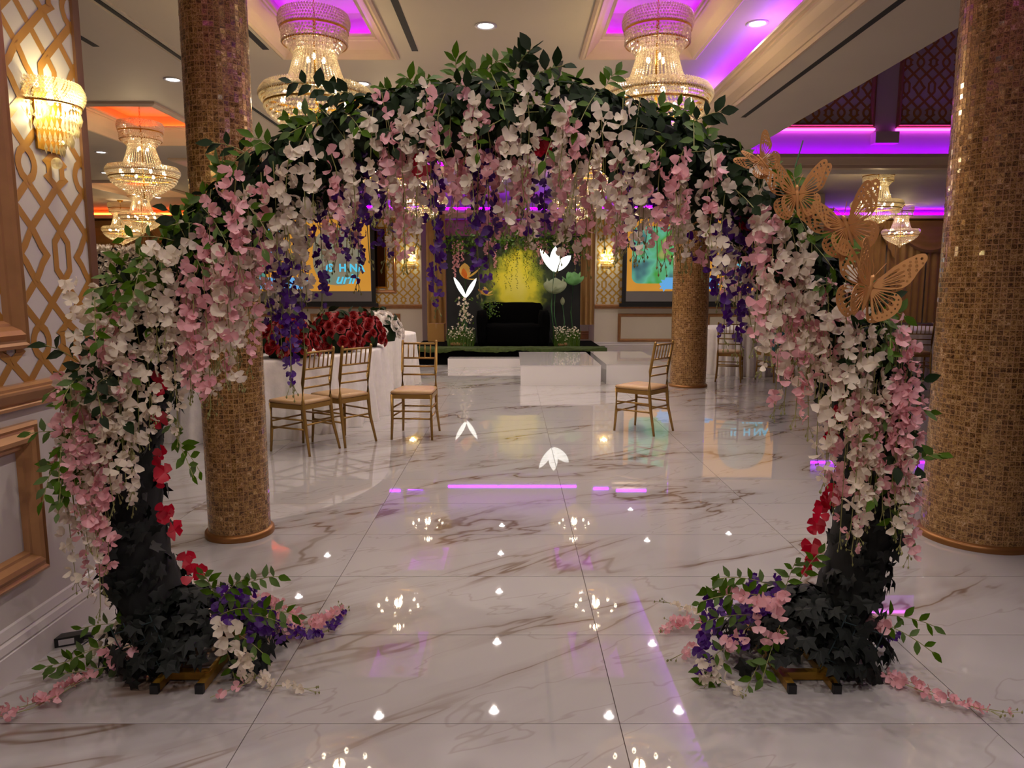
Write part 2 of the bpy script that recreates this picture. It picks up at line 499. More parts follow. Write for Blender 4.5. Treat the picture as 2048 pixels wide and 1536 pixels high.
# ---- coffers: x centre, y centre, half width, half length, LED
COFF = []
for yc in (-0.9, 2.55, 6.0, 9.4, 12.9):
    COFF += [(-1.56, yc, 0.485, 0.85, 'led_magenta'), (1.15, yc, 0.485, 0.85, 'led_magenta')]
for yc in (9.65, 13.2):
    COFF.append((-4.8, yc, 0.70, 1.12, 'led_orange'))
COFF.append((-7.9, 15.6, 0.7, 1.1, 'led_orange'))

# ---- main ceiling with openings
def holed_plane(x0, x1, y0, y1, z, holes):
    xs = sorted({x0, x1} | {v for h in holes for v in h[:2] if x0 < v < x1})
    ys = sorted({y0, y1} | {v for h in holes for v in h[2:] if y0 < v < y1})
    mb = MB()
    for a, b in zip(xs, xs[1:]):
        for c, d in zip(ys, ys[1:]):
            mx, my = (a + b) / 2, (c + d) / 2
            if any(h[0] < mx < h[1] and h[2] < my < h[3] for h in holes): continue
            mb.add([(a, c, z), (b, c, z), (b, d, z), (a, d, z)], [(0, 3, 2, 1)])
    return mb
holes = [(c[0] - c[2], c[0] + c[2], c[1] - c[3], c[1] + c[3]) for c in COFF]
ceiling = struct(holed_plane(-12.6, 2.18, -3.6, WING + 0.2, CEIL, holes).build('ceiling', 'plaster'))
struct(holed_plane(2.18, 12.6, 11.5, WING + 0.2, CEIL, []).build('ceiling_wing', 'plaster'))
CPROF = [(-0.05, 0.0), (-0.05, -0.018), (-0.03, -0.03), (-0.01, -0.022), (0.0, -0.03), (0.015, -0.012), (0.03, 0.005), (0.06, 0.03), (0.11, 0.085),
         (0.118, 0.10), (0.132, 0.10), (0.138, 0.115), (0.155, 0.118), (0.155, 0.14), (0.09, 0.145), (0.0, 0.145)]
for (xc, yc, hw, hl, led) in COFF:
    root = bpy.data.objects.new('ceiling_coffer', None); COL.objects.link(root)
    root.location = (xc, yc, CEIL); struct(root)
    s = 1.0 if hw < 0.6 else 1.35
    MB().sweep_rect(-hw, hw, -hl, hl, [(d * s, z * s) for d, z in CPROF]).build('crown_moulding', 'crown_paint', root)
    r = MB()
    r.sweep_rect(-hw, hw, -hl, hl, [(0, 0.0), (0, 0.36)])
    r.add([(-hw, -hl, 0.36), (hw, -hl, 0.36), (hw, hl, 0.36), (-hw, hl, 0.36)], [(0, 1, 2, 3)])
    r.build('recess', 'plaster', root)
    if yc < 0: continue      # nothing in the photograph speaks for a lit coffer behind the camera
    MB().sweep_rect(-hw, hw, -hl, hl, [(0.03, 0.15 * s), (0.03, 0.165 * s), (0.055, 0.165 * s), (0.055, 0.15 * s)]).build('led_strip_%s_offscreen' % ('left' if xc < 0 else 'right') if yc < 4 else 'led_strip', led, root)

# ---- cove moulding and dropped beam on the side of the high dance floor
beam = MB()
beam.box(2.17, 3.02, -3.6, 11.5, SOFF, CEIL + 0.3)
beam = struct(beam.build('ceiling_beam', 'plaster'))
prof = [(2.18, SOFF - 0.004), (2.15, SOFF - 0.012), (2.135, SOFF + 0.012), (2.12, SOFF + 0.012), (2.10, SOFF + 0.03), (2.055, SOFF + 0.06), (2.02, SOFF + 0.105),
        (2.005, SOFF + 0.115), (2.005, SOFF + 0.13), (1.985, SOFF + 0.135), (1.98, SOFF + 0.155), (1.965, SOFF + 0.16), (1.965, SOFF + 0.178), (2.03, SOFF + 0.18), (2.18, SOFF + 0.16)]
MB().extrude_profile([(x, 0, z) for x, z in prof], (0, -3.6, 0), (0, 11.4, 0)).build('crown_moulding', 'crown_paint', beam)
MB().box(2.05, 2.075, -3.6, 11.3, SOFF + 0.178, SOFF + 0.19).build('led_strip', 'led_purple', beam)
MB().box(2.36, 2.41, 1.0, 7.72, SOFF - 0.002, SOFF + 0.001).build('air_slot', 'black', beam)

# ---- high space over the dance floor
HY = 10.95
hb = MB(); hb.box(3.02, 12.6, HY, HY + 0.5, SOFF, 6.2)
wall_high = struct(hb.build('wall_high', 'plaster'))
struct(holed_plane(2.6, 12.6, -3.6, HY + 0.3, 6.1, []).build('ceiling_high', 'plaster'))
hm = [(HY + 0.02, SOFF - 0.01), (HY - 0.14, SOFF - 0.01), (HY - 0.15, SOFF + 0.03), (HY - 0.18, SOFF + 0.04), (HY - 0.24, SOFF + 0.11), (HY - 0.26, SOFF + 0.12),
      (HY - 0.26, SOFF + 0.17), (HY - 0.2, SOFF + 0.18), (HY + 0.02, SOFF + 0.16)]
MB().extrude_profile([(0, y, z) for y, z in hm], (3.02, 0, 0), (12.5, 0, 0)).build('crown_moulding', 'crown_paint', wall_high)
MB().box(3.05, 12.4, HY - 0.13, HY - 0.10, SOFF + 0.172, SOFF + 0.185).build('led_strip', 'led_purple', wall_high)
for (a, b) in ((3.05, 5.30), (5.62, 7.9)):
    MB().box(a, b, HY - 0.05, HY, 3.70, 3.725).build('led_strip', 'led_pink', wall_high)
MB().box(5.26, 5.60, HY - 0.16, HY, 3.50, 3.66).build('wall_box', 'plaster', wall_high)

# ---- walls
def to_left(u, v, o):   # along the near wall
    return (LW + o, u, v)
def to_back(u, v, o, Y=BW):
    return (u, Y - o, v)
def mapped(mb, fn):
    mb.v = [fn(*p) for p in mb.v]
    return mb
FPROF = [(0, 0), (0, 0.022), (0.12, 0.03), (0.22, 0.024), (0.3, 0.026), (0.5, 0.045), (0.66, 0.04), (0.8, 0.018), (0.9, 0.016), (1.0, 0.0)]
def frame(parent, fn, u0, u1, v0, v1, w, m='moulding_gold', name='panel_frame', k=1.0):
    mb = MB().sweep_rect(u0, u1, v0, v1, [(d * w, z * k) for d, z in FPROF])
    return mapped(mb, fn).build(name, m, parent)
def rail(parent, fn, u0, u1, v, prof, m, name):
    mb = MB().extrude_profile([(0, v + dv, o) for o, dv in prof], (u0, 0, 0), (u1, 0, 0))
    return mapped(mb, fn).build(name, m, parent)
RAIL = [(0, 0.0), (0.02, 0.0), (0.024, 0.012), (0.018, 0.02), (0.03, 0.03), (0.05, 0.062), (0.052, 0.072), (0.045, 0.076), (0.045, 0.086), (0.03, 0.094), (0, 0.094)]
BASE = [(0, 0), (0.022, 0), (0.022, 0.10), (0.016, 0.105), (0.024, 0.115), (0.018, 0.14), (0.010, 0.15), (0.016, 0.158), (0.008, 0.19), (0, 0.195)]

def trellis(parent, fn, u0, u1, v0, v1, m='trellis_gold', cw=0.175, pv=0.67, w=0.016, lift=0.0012, off=0.0, voff=0.0):
    h1, g, h2 = pv * 0.3, pv * 0.255, pv * 0.19
    mb = MB()
    def ribbon(pts, lv=0):
        lf_ = lift + lv * 0.0006
        pts = [Vector(p) for p in pts]
        n = len(pts); L = []; R = []
        for i in range(n):
            d0 = (pts[i] - pts[i - 1]).normalized() if i else (pts[1] - pts[0]).normalized()
            d1 = (pts[i + 1] - pts[i]).normalized() if i < n - 1 else d0
            t = (d0 + d1).normalized(); nn = Vector((-t.y, t.x))
            c = max(0.5, nn.dot(Vector((-d0.y, d0.x))))
            L.append(pts[i] + nn * w / c); R.append(pts[i] - nn * w / c)
        o = len(mb.v)
        for a, b in zip(L, R): mb.v += [(a.x, a.y, lf_), (b.x, b.y, lf_)]
        for i in range(n - 1): mb.f.append((o + 2 * i, o + 2 * i + 1, o + 2 * i + 3, o + 2 * i + 2))
    i0, i1 = int(math.floor((u0 - off) / cw)) - 1, int(math.ceil((u1 - off) / cw)) + 1
    k0, k1 = int(math.floor(v0 / pv)) - 2, int(math.ceil(v1 / pv)) + 1
    s = cw / 0.175; q = pv / 0.67
    dia = [(0, 0), (.026, .036), (.045, .066), (.078, .10), (.045, .134), (.026, .164), (0, .2)]
    hexa = [(0, 0), (.042, .046), (.042, .154), (0, .2)]
    loop = [(0, 0), (.03, .022), (.043, .047), (.046, .064), (.043, .081), (.03, .106), (0, .128)]
    spik = [(0, 0), (.05, .034), (.04, .040), (.04, .088), (.05, .094), (0, .128)]
    for i in range(i0, i1 + 1):
        uc = off + i * cw
        for k in range(k0, k1 + 1):
            vb = k * pv + voff
            for sg in (-1, 1):
                A, B = (dia, loop) if i % 2 == 0 else (hexa, spik)
                ribbon([(uc + sg * a * s, vb + b * q) for a, b in A], 2 + (sg > 0))
                ribbon([(uc + sg * a * s, vb + h1 + g + b * q) for a, b in B], 2 + (sg > 0))
                ribbon([(uc, vb + h1), (uc + sg * cw, vb + h1 + g)], sg > 0)
                ribbon([(uc, vb + h1 + g + h2), (uc + sg * cw, vb + pv)], sg > 0)
    me = bpy.data.meshes.new('t'); me.from_pydata(mb.v, [], mb.f)
    bm = bmesh.new(); bm.from_mesh(me)
    for co, no in (((u0, 0, 0), (-1, 0, 0)), ((u1, 0, 0), (1, 0, 0)), ((0, v0, 0), (0, -1, 0)), ((0, v1, 0), (0, 1, 0))):
        bmesh.ops.bisect_plane(bm, geom=bm.verts[:] + bm.edges[:] + bm.faces[:], plane_co=co, plane_no=no, clear_outer=True)
    for vtx in bm.verts: vtx.co = Vector(fn(*vtx.co))
    me = bpy.data.meshes.new('wallpaper_trellis'); bm.to_mesh(me); bm.free()
    me.materials.append(MATS[m])
    o = bpy.data.objects.new('wallpaper_trellis', me); COL.objects.link(o); o.parent = parent
    o['kind'] = 'stuff'
    return o

# near wall beside the camera
wl = MB(); wl.box(-2.6, LW, -3.6, LW_END, 0, CEIL)
wall_left = struct(wl.build('wall_left', 'wall_paint'))
trellis(wall_left, to_left, 0.3, LW_END - 0.02, 1.06, CEIL - 0.1, off=2.97 - 0.175 * 13, voff=0.10)
rail(wall_left, to_left, -3.5, LW_END, 0.968, RAIL, 'moulding_gold', 'chair_rail')
rail(wall_left, to_left, -3.5, LW_END, 0.0, BASE, 'white_trim_paint', 'baseboard')
frame(wall_left, to_left, 0.9, 2.70, 1.19, 3.3, 0.105)
frame(wall_left, to_left, 0.9, 2.70, 0.33, 0.915, 0.105)
MB().box(LW - 0.01, LW + 0.012, LW_END - 0.035, LW_END + 0.012, 1.06, CEIL).build('corner_trim', 'dark_gold_trim', wall_left)
MB().box(LW + 0.0, LW + 0.008, 2.20, 2.41, 0.56, 0.64).build('outlet_plate', 'label_white', wall_left)

# back wall in two lengths either side of the stage alcove
AL, AR, AD = -2.05, 1.88, 17.7
def back_wall(name, x0, x1, extra):
    b = MB(); b.box(x0, x1, BW, BW + 0.25, 0, CEIL)
    w = struct(b.build(name, 'cream_paint'))
    trellis(w, to_back, x0 + 0.04, x1 - 0.04, 1.06, CEIL - 0.25, m='trellis_yellow', w=0.016, cw=0.19, pv=0.70, lift=0.003)
    rail(w, to_back, x0, x1, 0.955, RAIL, 'moulding_gold', 'chair_rail')
    rail(w, to_back, x0, x1, 0.0, BASE, 'white_trim_paint', 'baseboard')
    for (a, c, e, f, wd) in extra: frame(w, to_back, a, c, e, f, wd, k=0.8)
    return w
wb1 = back_wall('wall_back_left', -6.8, AL, [(-6.6, -4.75, 0.2, 0.84, 0.07), (-4.6, -2.55, 0.2, 0.84, 0.07), (-3.6, -2.62, 1.30, 3.0, 0.08)])
wb2 = back_wall('wall_back_right', AR, 7.0, [(2.42, 4.3, 0.2, 0.84, 0.07), (4.45, 6.5, 0.2, 0.84, 0.07)])
ab = MB(); ab.box(AL - 0.3, AR + 0.3, AD, AD + 0.2, 0, CEIL); ab.box(AL - 0.25, AL, BW + 0.25, AD, 0, CEIL); ab.box(AR, AR + 0.25, BW + 0.25, AD, 0, CEIL)
wall_alcove = struct(ab.build('wall_alcove', 'cream_paint'))
rail(wall_alcove, lambda u, v, o: (u, AD - o, v), AL, AR, 0.18, BASE, 'moulding_gold', 'baseboard')
# cornice with purple light over the alcove, stepping out over the flanks
cor = MB()
for (x0, x1, y) in ((AL + 0.05, AR - 0.05, BW - 0.1), (-6.8, AL - 0.4, BW - 0.45), (AR + 0.4, 7.0, BW - 0.45), (AL - 0.4, AL + 0.05, BW - 0.28), (AR - 0.05, AR + 0.4, BW - 0.28)):
    d_ = 0.22 if y > BW - 0.2 else 0.5
    cor.box(x0, x1, y, y + d_, 2.98, 3.08); cor.box(x0, x1, y - 0.05, y + d_, 3.08, 3.14)
cor = struct(cor.build('trim_1', 'crown_paint'))
for (x0, x1, y) in ((AL + 0.3, AR - 0.3, BW - 0.16), (AL - 0.35, AL + 0.0, BW - 0.34), (AR + 0.0, AR + 0.35, BW - 0.34), (-3.3, AL - 0.5, BW - 0.51), (AR + 0.5, 3.1, BW - 0.51)):
    MB().box(x0, x1, y, y + 0.01, 3.15, 3.19).build('led_strip', 'led_purple', cor)

# side wings, outer walls and the wall behind the camera
MB_ = MB(); MB_.box(-12.6, -6.55, WING, WING + 0.2, 0, CEIL); MB_.box(-6.8, -6.55, BW + 0.25, WING, 0, CEIL)
ww = struct(MB_.build('wall_wing_left', 'cream_paint'))
MB_ = MB(); MB_.box(6.75, 12.6, WING, WING + 0.2, 0, CEIL); MB_.box(6.75, 7.0, BW + 0.25, WING, 0, CEIL)
wr = struct(MB_.build('wall_wing_right', 'wall_paint'))
struct(MB().box(-12.8, -12.6, -3.6, WING, 0, CEIL).build('wall_far_left', 'cream_paint'))
struct(MB().box(12.6, 12.8, -3.6, WING, 0, 6.2).build('wall_far_right', 'wall_paint'))
struct(MB().box(-12.8, 12.8, -3.8, -3.6, 0, 6.2).build('wall_front', 'wall_paint'))
c1 = struct(MB().box(-12.6, -6.8, WING - 0.5, WING, 3.26, 3.34).build('trim_2', 'crown_paint'))
MB().box(-12.5, -6.9, WING - 0.47, WING - 0.45, 3.35, 3.40).build('led_strip', 'led_orange', c1)
c2 = struct(MB().box(7.0, 12.6, WING - 0.5, WING, 3.26, 3.34).build('trim_3', 'crown_paint'))
MB().box(7.1, 12.5, WING - 0.47, WING - 0.45, 3.35, 3.40).build('led_strip', 'led_purple', c2)

# trellis panels high on the dance floor wall
for (a, c) in ((3.1, 5.28), (5.64, 7.9)):
    trellis(wall_high, lambda u, v, o: (u, HY - o, v), a, c, 3.78, 5.7, m='trellis_gold', cw=0.185, pv=0.70, w=0.016, lift=0.003)
    frame(wall_high, lambda u, v, o: (u, HY - o, v), a - 0.02, c + 0.02, 3.74, 5.8, 0.07, m='moulding_gold')

# folding wall track and slots in the main ceiling
tr = MB(); tr.box(-3.10, -3.07, -3.5, 16.2, CEIL - 0.012, CEIL); tr.box(-2.99, -2.96, -3.5, 16.2, CEIL - 0.012, CEIL)
tr = struct(tr.build('trim_4', 'plaster'))
MB().box(-3.05, -3.01, -3.5, 16.2, CEIL - 0.006, CEIL).build('track', 'black', tr)
for (x, y0, y1, w) in ((-0.86, 3.6, 6.72, .055), (-2.17, 4.6, 6.68, .055), (-3.62, 5.4, 6.6, .055), (0.45, 7.0, 9.0, .05)):
    s = MB().box(x - w / 2, x + w / 2, y0, y1, CEIL - 0.004, CEIL + 0.01).build('linear_air_vent', 'black')
    tag(s, 'long narrow black air slot set into the white ceiling', 'vent', 'black air slots in the ceiling')

# ---- mosaic columns
def column(name, x, y, r, h, label, singles, ts=0.0275, zr=(0.03, 1.0)):
    root = bpy.data.objects.new(name, None); COL.objects.link(root); root.location = (x, y, 0)
    struct(root, label, 'column')
    MB().lathe([(r - 0.0007, 0), (r - 0.0007, h)], 96).build('column_core', 'grout_tan', root, True)
    MB().lathe([(r + 0.02, 0), (r + 0.022, 0.012), (r + 0.02, 0.03), (r + 0.008, 0.038), (r - 0.01, 0.04)], 48).build('base_ring', 'bronze', root, True)
    n = int(round(2 * PI * r / ts)); st = 2 * PI * r / n
    t = MB(); a, b = st * 0.465, ts * 0.465
    t.v = [(-0.004, -a, -b), (-0.004, a, -b), (-0.004, a, b), (-0.004, -a, b), (0.0, -a * .93, -b * .93), (0.0, a * .93, -b * .93), (0.0, a * .93, b * .93), (0.0, -a * .93, b * .93)]
    t.f = [(4, 5, 6, 7), (0, 1, 5, 4), (1, 2, 6, 5), (2, 3, 7, 6), (3, 0, 4, 7)]
    me = t.mesh('mosaic_tile', 'mosaic')
    rng = random.Random(5)
    cand = []
    cdir = math.atan2(-y, -x)
    rows = int((h - 0.04) / ts)
    for j in range(rows):
        z = 0.04 + (j + .5) * ts
        for i in range(n):
            ang = 2 * PI * (i + (0.5 if False else 0)) / n
            M = Matrix.Rotation(ang, 4, 'Z') @ Matrix.Translation((r, 0, z)) @ Euler((0, rng.gauss(0, .035), rng.gauss(0, .035))).to_matrix().to_4x4()
            dd = abs((ang - cdir + PI) % (2 * PI) - PI)
            cand.append((dd if zr[0] < z < zr[1] else 9, M))
    cand.sort(key=lambda c: c[0])
    k = 0; rest = []
    for d, M in cand:
        if k < singles and d < 1.3: inst('mosaic_tile', me, M, root); k += 1
        else: rest.append((me, M))
    join_inst(rest, 'mosaic_tiles', 'mosaic', root)
    return root
column('column', -1.583, 4.045, 0.170, CEIL, 'slim round column clad in gold brown mosaic beside the red rose table', 300, zr=(0.03, 0.75))
column('column', 2.665, 3.985, 0.282, SOFF, 'thick round column clad in gold brown mosaic under the dropped beam', 300, zr=(0.3, 1.5))
column('column', 2.565, 10.42, 0.255, SOFF, 'gold glitter mosaic column standing in front of the projection screen', 0)

# ================================================================ THE FLOWER ARCH
AXC, AY, AZC, AR_ = -0.05, 2.62, 0.64, 1.375
A_FLOOR = math.asin(AZC / AR_)
arch = thing('flower_arch', 'circular walk-through arch covered in ivy and hanging white, pink and purple blossoms', 'flower arch', (AXC, AY, 0))
W2L = Matrix.Translation((-AXC, -AY, 0))
rng = random.Random(21)
def ring(a, r=0.0, y=0.0):
    return Vector((AXC + (AR_ + r) * math.cos(a), AY + y, AZC + (AR_ + r) * math.sin(a)))
D = math.radians

# core hoop
cb = MB(); NA, NC = 120, 12
for i in range(NA + 1):
    a = -A_FLOOR + 0.02 + (PI + 2 * A_FLOOR - 0.04) * i / NA
    for k in range(NC):
        t = 2 * PI * k / NC
        w = 1 + 0.08 * math.sin(i * 1.7 + k * 2.1)
        cb.v.append(tuple(W2L @ ring(a, 0.082 * math.cos(t) * w, 0.165 * math.sin(t) * w)))
for i in range(NA):
    for k in range(NC):
        cb.f.append((i * NC + k, i * NC + (k + 1) % NC, (i + 1) * NC + (k + 1) % NC, (i + 1) * NC + k))
cb.build('hoop_core', 'core_black', arch, True)
# wire grid that carries the leaves, showing near the feet
for sgn in (-1, 1):
    wr_ = MB()
    for k in range(4):
        yy = -0.185
        wr_.tube([W2L @ ring((PI / 2) + sgn * (PI / 2 + A_FLOOR * f), -0.075 + 0.05 * k, yy) for f in (0.62, 0.7, 0.8, 0.9, 0.97)], 0.0022, 5)
    for f in (0.66, 0.74, 0.82, 0.9):
        wr_.tube([W2L @ ring((PI / 2) + sgn * (PI / 2 + A_FLOOR * f), rr_, -0.187) for rr_ in (-0.075, 0.0, 0.075)], 0.0022, 5)
    wr_.build('wire_grid', 'wire_blue', arch)
twig_pick = MB().tube([W2L @ at(1590, 335, 2.4), W2L @ at(1606, 281, 2.4)], .0022, 5).build('plant_pick', 'plant_green', arch)
# steel feet
for sgn, xc in ((-1, -1.176), (1, 1.062)):
    ft = MB(); o = W2L @ Vector((xc, 0, 0))
    for s in (-1, 1):
        ft.box(o.x + s * .079 - .014, o.x + s * .079 + .014, -0.25, 0.3, 0.003, 0.031)
    ft.box(o.x - .079, o.x + .079, -0.175, -0.145, 0.005, 0.033)
    ft.box(o.x - .079, o.x + .079, 0.15, 0.18, 0.005, 0.033)
    ft = ft.build('foot', 'arch_gold', arch)
    for s in (-1, 1):
        MB().box(o.x + s * .079 - .0145, o.x + s * .079 + .0145, -0.262, -0.245, 0.0, 0.0325).build('end_cap', 'plastic_black', ft)

# ---- blossom, leaf and ivy meshes
def blossom_mesh(name, m, npet, L, cup, seed, wid=0.62):
    r = random.Random(seed); mb = MB()
    for p in range(npet):
        th = 2 * PI * p / npet + r.uniform(-.3, .3)
        if npet == 4 and p == 3: th += r.uniform(-.3, .5)
        l = L * r.uniform(.82, 1.12); cu = cup + r.uniform(-.35, .45)
        cx, sx = math.cos(th), math.sin(th)
        vs = []
        for t, w in ((0.0, .07), (.36, .40), (.74, .60), (1.0, .34)):
            for u in (-1, 0, 1):
                a, b = t * l * (1 - .1 * abs(u) * (t > .9)), u * w * l * wid * 1.5
                z = cu * t * t * l + abs(u) * .16 * l * t - .1 * l * (t > .9) * (u == 0)
                vs.append((a * cx - b * sx, a * sx + b * cx, z))
        fs = [(3 * j + k, 3 * j + k + 1, 3 * j + k + 4, 3 * j + k + 3) for j in range(3) for k in range(2)]
        mb.add(vs, fs)
    return mb.mesh(name, m, True)
def blossoms(name, m, L):
    return [blossom_mesh(name, m, n, L * s, c, sd) for sd, (n, s, c) in enumerate(((4, 1, .25), (4, .92, .6), (3, 1.05, .3), (4, 1.08, -.1), (3, .95, .9), (2, 1.1, .5)))]
WHITE = blossoms('white_blossom', 'white_petal', 0.0255)
PINK = blossoms('pink_blossom', 'pink_petal', 0.0245)
PURP = blossoms('purple_blossom', 'purple_petal', 0.0205)
RED = blossoms('red_blossom', 'red_petal', 0.034)
def leaf_mesh(name, m, L, W, bend, fold=0.25):
    mb = MB(); vs = []
    for t, w in ((0, .05), (.2, .62), (.45, 1.0), (.72, .7), (1, .02)):
        for u in (-1, 0, 1):
            vs.append((u * w * W / 2, t * L, fold * abs(u) * w * W / 2 - bend * t * t * L))
    fs = [(3 * j + k, 3 * j + k + 1, 3 * j + k + 4, 3 * j + k + 3) for j in range(4) for k in range(2)]
    return mb.add(vs, fs).mesh(name, m, True)
LEAF = [leaf_mesh('green_leaf', 'leaf_green', .048, .023, b) for b in (.05, .3, -.15)]
DARK = [leaf_mesh('dark_leaf', 'leaf_dark', .056, .033, b) for b in (.1, .35, -.1)]
def ivy_mesh(seed, S):
    r = random.Random(seed); mb = MB()
    vs = [(0, .1 * S, .03 * S)]
    for deg, rad in ((90, 1.0), (64, .5), (38, .86), (8, .5), (-22, .68), (-60, .34), (-90, .12), (-120, .34), (202, .68), (172, .5), (142, .86), (116, .5)):
        rad *= S * .5 * r.uniform(.9, 1.1); a = D(deg)
        vs.append((rad * math.cos(a), .1 * S + rad * math.sin(a), -.35 * rad * rad / S + r.uniform(-.03, .03) * S))
    return mb.add(vs, [(0, i, i % 12 + 1) for i in range(1, 13)]).mesh('ivy_leaf', 'ivy_black')
IVY = [ivy_mesh(s, .10) for s in range(4)]

def basis(p, z, up=None, roll=0.0):
    z = Vector(z).normalized(); up = Vector(up) if up is not None else Vector((0, 0, 1))
    x = up.cross(z)
    if x.length < 1e-3: x = Vector((1, 0, 0)).cross(z)
    x.normalize(); y = z.cross(x)
    M = Matrix((x, y, z)).transposed().to_4x4(); M.translation = p
    return M @ Matrix.Rotation(roll, 4, 'Z')

ITEMS = {k: [] for k in ('white', 'pink', 'purple', 'red', 'leaf', 'dark', 'ivy')}
KINDS_ = {'white': ('white_blossom', 'white_petal', WHITE), 'pink': ('pink_blossom', 'pink_petal', PINK), 'purple': ('purple_blossom', 'purple_petal', PURP),
          'red': ('red_blossom', 'red_petal', RED), 'leaf': ('green_leaf', 'leaf_green', LEAF), 'dark': ('dark_leaf', 'leaf_dark', DARK), 'ivy': ('ivy_leaf', 'ivy_black', IVY)}
stems = []
def put(kind, p, nrm, up=None, roll=0.0, s=1.0, stem=None, prio=None):
    me = rng.choice(KINDS_[kind][2])
    M = W2L @ basis(Vector(p), nrm, up, roll) @ Matrix.Scale(s, 4)
    ITEMS[kind].append((p[1] + rng.random() * .12 if prio is None else prio, me, M, stem))
def stem_path(pts, r=0.0016, tip=True):
    mb = MB().tube([W2L @ Vector(p) for p in pts], r, 4, False)
    if tip:
        e = Vector(pts[-1]); d = (e - Vector(pts[-2])).normalized()
        for _ in range(4):
            q = e + d * rng.uniform(.01, .05) + Vector((rng.uniform(-.015, .015), rng.uniform(-.015, .015), rng.uniform(-.012, .012)))
            mb.tube([W2L @ e, W2L @ q], .001, 3, False)
            w = W2L @ q
            mb.octa(w, .0036, .007)
    o = mb.build('flower_stem', 'stem', arch); stems.append(o)
    return len(stems) - 1
def strand(pts, kind, ds=.028, spread=.019, face=.65, s=1.0, flat=False, head=0.0, prio=None):
    """blossoms set along a stem; kind may be a list of (kind, weight)"""
    pts = [Vector(p) for p in pts]
    si = stem_path(pts)
    seg = [(pts[i + 1] - pts[i]).length for i in range(len(pts) - 1)]; tot = sum(seg)
    d = head + rng.uniform(0, ds)
    while d < tot:
        q = d; i = 0
        while i < len(seg) - 1 and q > seg[i]: q -= seg[i]; i += 1
        p = pts[i].lerp(pts[i + 1], min(1, q / seg[i]))
        fr = d / tot
        az = rng.uniform(0, 2 * PI) if rng.random() > face else rng.uniform(PI * 1.1, PI * 1.9)
        n = Vector((math.cos(az), math.sin(az), rng.uniform(-.35, .7)))
        if flat: n = Vector((math.cos(az) * .9, math.sin(az) * .9, rng.uniform(.2, 1.2)))
        n.normalize()
        sc = s * rng.uniform(.82, 1.18) * (1.0 if fr < .7 else 1.0 - .9 * (fr - .7))
        off = n * spread * sc
        if flat: off.z = abs(off.z) * .6
        put(kind, p + off, n, roll=rng.uniform(0, 2 * PI), s=sc, stem=si, prio=prio)
        d += ds * rng.uniform(.75, 1.25)
def hang(p0, L, kind, out=0.0, sway=.03, **kw):
    p0 = Vector(p0); x = rng.uniform(-sway, sway); y = rng.uniform(-sway, sway) * .5
    n = max(4, int(L / .07)); pts = []
    for i in range(n + 1):
        t = i / n
        pts.append(p0 + Vector((out * (1 - (1 - t) ** 3) + x * math.sin(t * 2.6), y * math.sin(t * 2.2), -L * t + .02 * math.sin(t * PI))))
    strand(pts, kind, **kw)
twig = MB()
def sprig(p0, d, L, n, kind='leaf', s=1.0, droop=.3):
    L *= .85
    p0 = Vector(p0); d = Vector(d).normalized()
    pts = [p0 + d * L * t + Vector((0, 0, -droop * L * t * t)) for t in (0, .25, .5, .75, 1)]
    twig.tube([W2L @ p for p in pts], .0015, 4, False)
    side = d.cross(Vector((0, -1, .2)))
    if side.length < .05: side = Vector((1, 0, 0))
    side.normalize()
    for k in range(n):
        t = (k + .6) / n; i = min(3, int(t * 4)); p = pts[i].lerp(pts[i + 1], t * 4 - i)
        tan = (pts[i + 1] - pts[i]).normalized()
        sg = 1 if k % 2 else -1
        ld = (tan * (.55 if k < n - 1 else 1) + side * sg * (.9 if k < n - 1 else .05) + Vector((rng.uniform(-.25, .25), rng.uniform(-.35, .1), rng.uniform(-.3, .3)))).normalized()
        nr = (Vector((rng.uniform(-.4, .4), -1, rng.uniform(-.1, .9)))).normalized()
        nr = (nr - ld * nr.dot(ld)).normalized()
        put(kind, p, nr, up=None, s=0.001)     # placed exactly below
        pr, me, M, st = ITEMS[kind].pop()
        x = ld.cross(nr).normalized()
        B = Matrix((x, ld, nr)).transposed().to_4x4(); B.translation = p
        ITEMS[kind].append((pr, me, W2L @ B @ Matrix.Scale(s * rng.uniform(.8, 1.2), 4), None))

def surf(kind, a, t, s, tilt=.5, lift=.0, r=.095, yd=.18):
    """leaf lying on the hoop's surface, tip hanging down"""
    p = ring(a, r * math.cos(t), yd * math.sin(t))
    rad = Vector((math.cos(a), 0, math.sin(a)))
    n = (rad * math.cos(t) / r + Vector((0, 1, 0)) * math.sin(t) / yd).normalized()
    p += n * lift
    n = (n + Vector((rng.gauss(0, tilt), rng.gauss(0, tilt), rng.gauss(0, tilt)))).normalized()
    M = basis(p, n, (rng.gauss(0, .5), rng.gauss(0, .4), -1))
    me = rng.choice(KINDS_[kind][2])
    ITEMS[kind].append((p.y + rng.random() * .1, me, W2L @ M @ Matrix.Scale(s * rng.uniform(.75, 1.25), 4), None))

# dark foliage on the upper hoop
for _ in range(2000):
    a = D(rng.uniform(14, 166)); t = rng.uniform(0, 2 * PI)
    if rng.random() < .6: t = rng.uniform(PI, 2 * PI)
    surf('dark', a, t, 1.15, .45, rng.uniform(0, .03))
# black ivy on the lower hoop
for _ in range(620):
    lo = -math.degrees(A_FLOOR) + 2
    a = rng.uniform(lo, 26) if rng.random() < .8 else rng.uniform(10, 40)
    if rng.random() < .5: a = 180 - a
    t = rng.uniform(PI * .95, PI * 2.05) if rng.random() < .72 else rng.uniform(0, 2 * PI)
    surf('ivy', D(a), t, .88, .35, rng.uniform(0, .015))
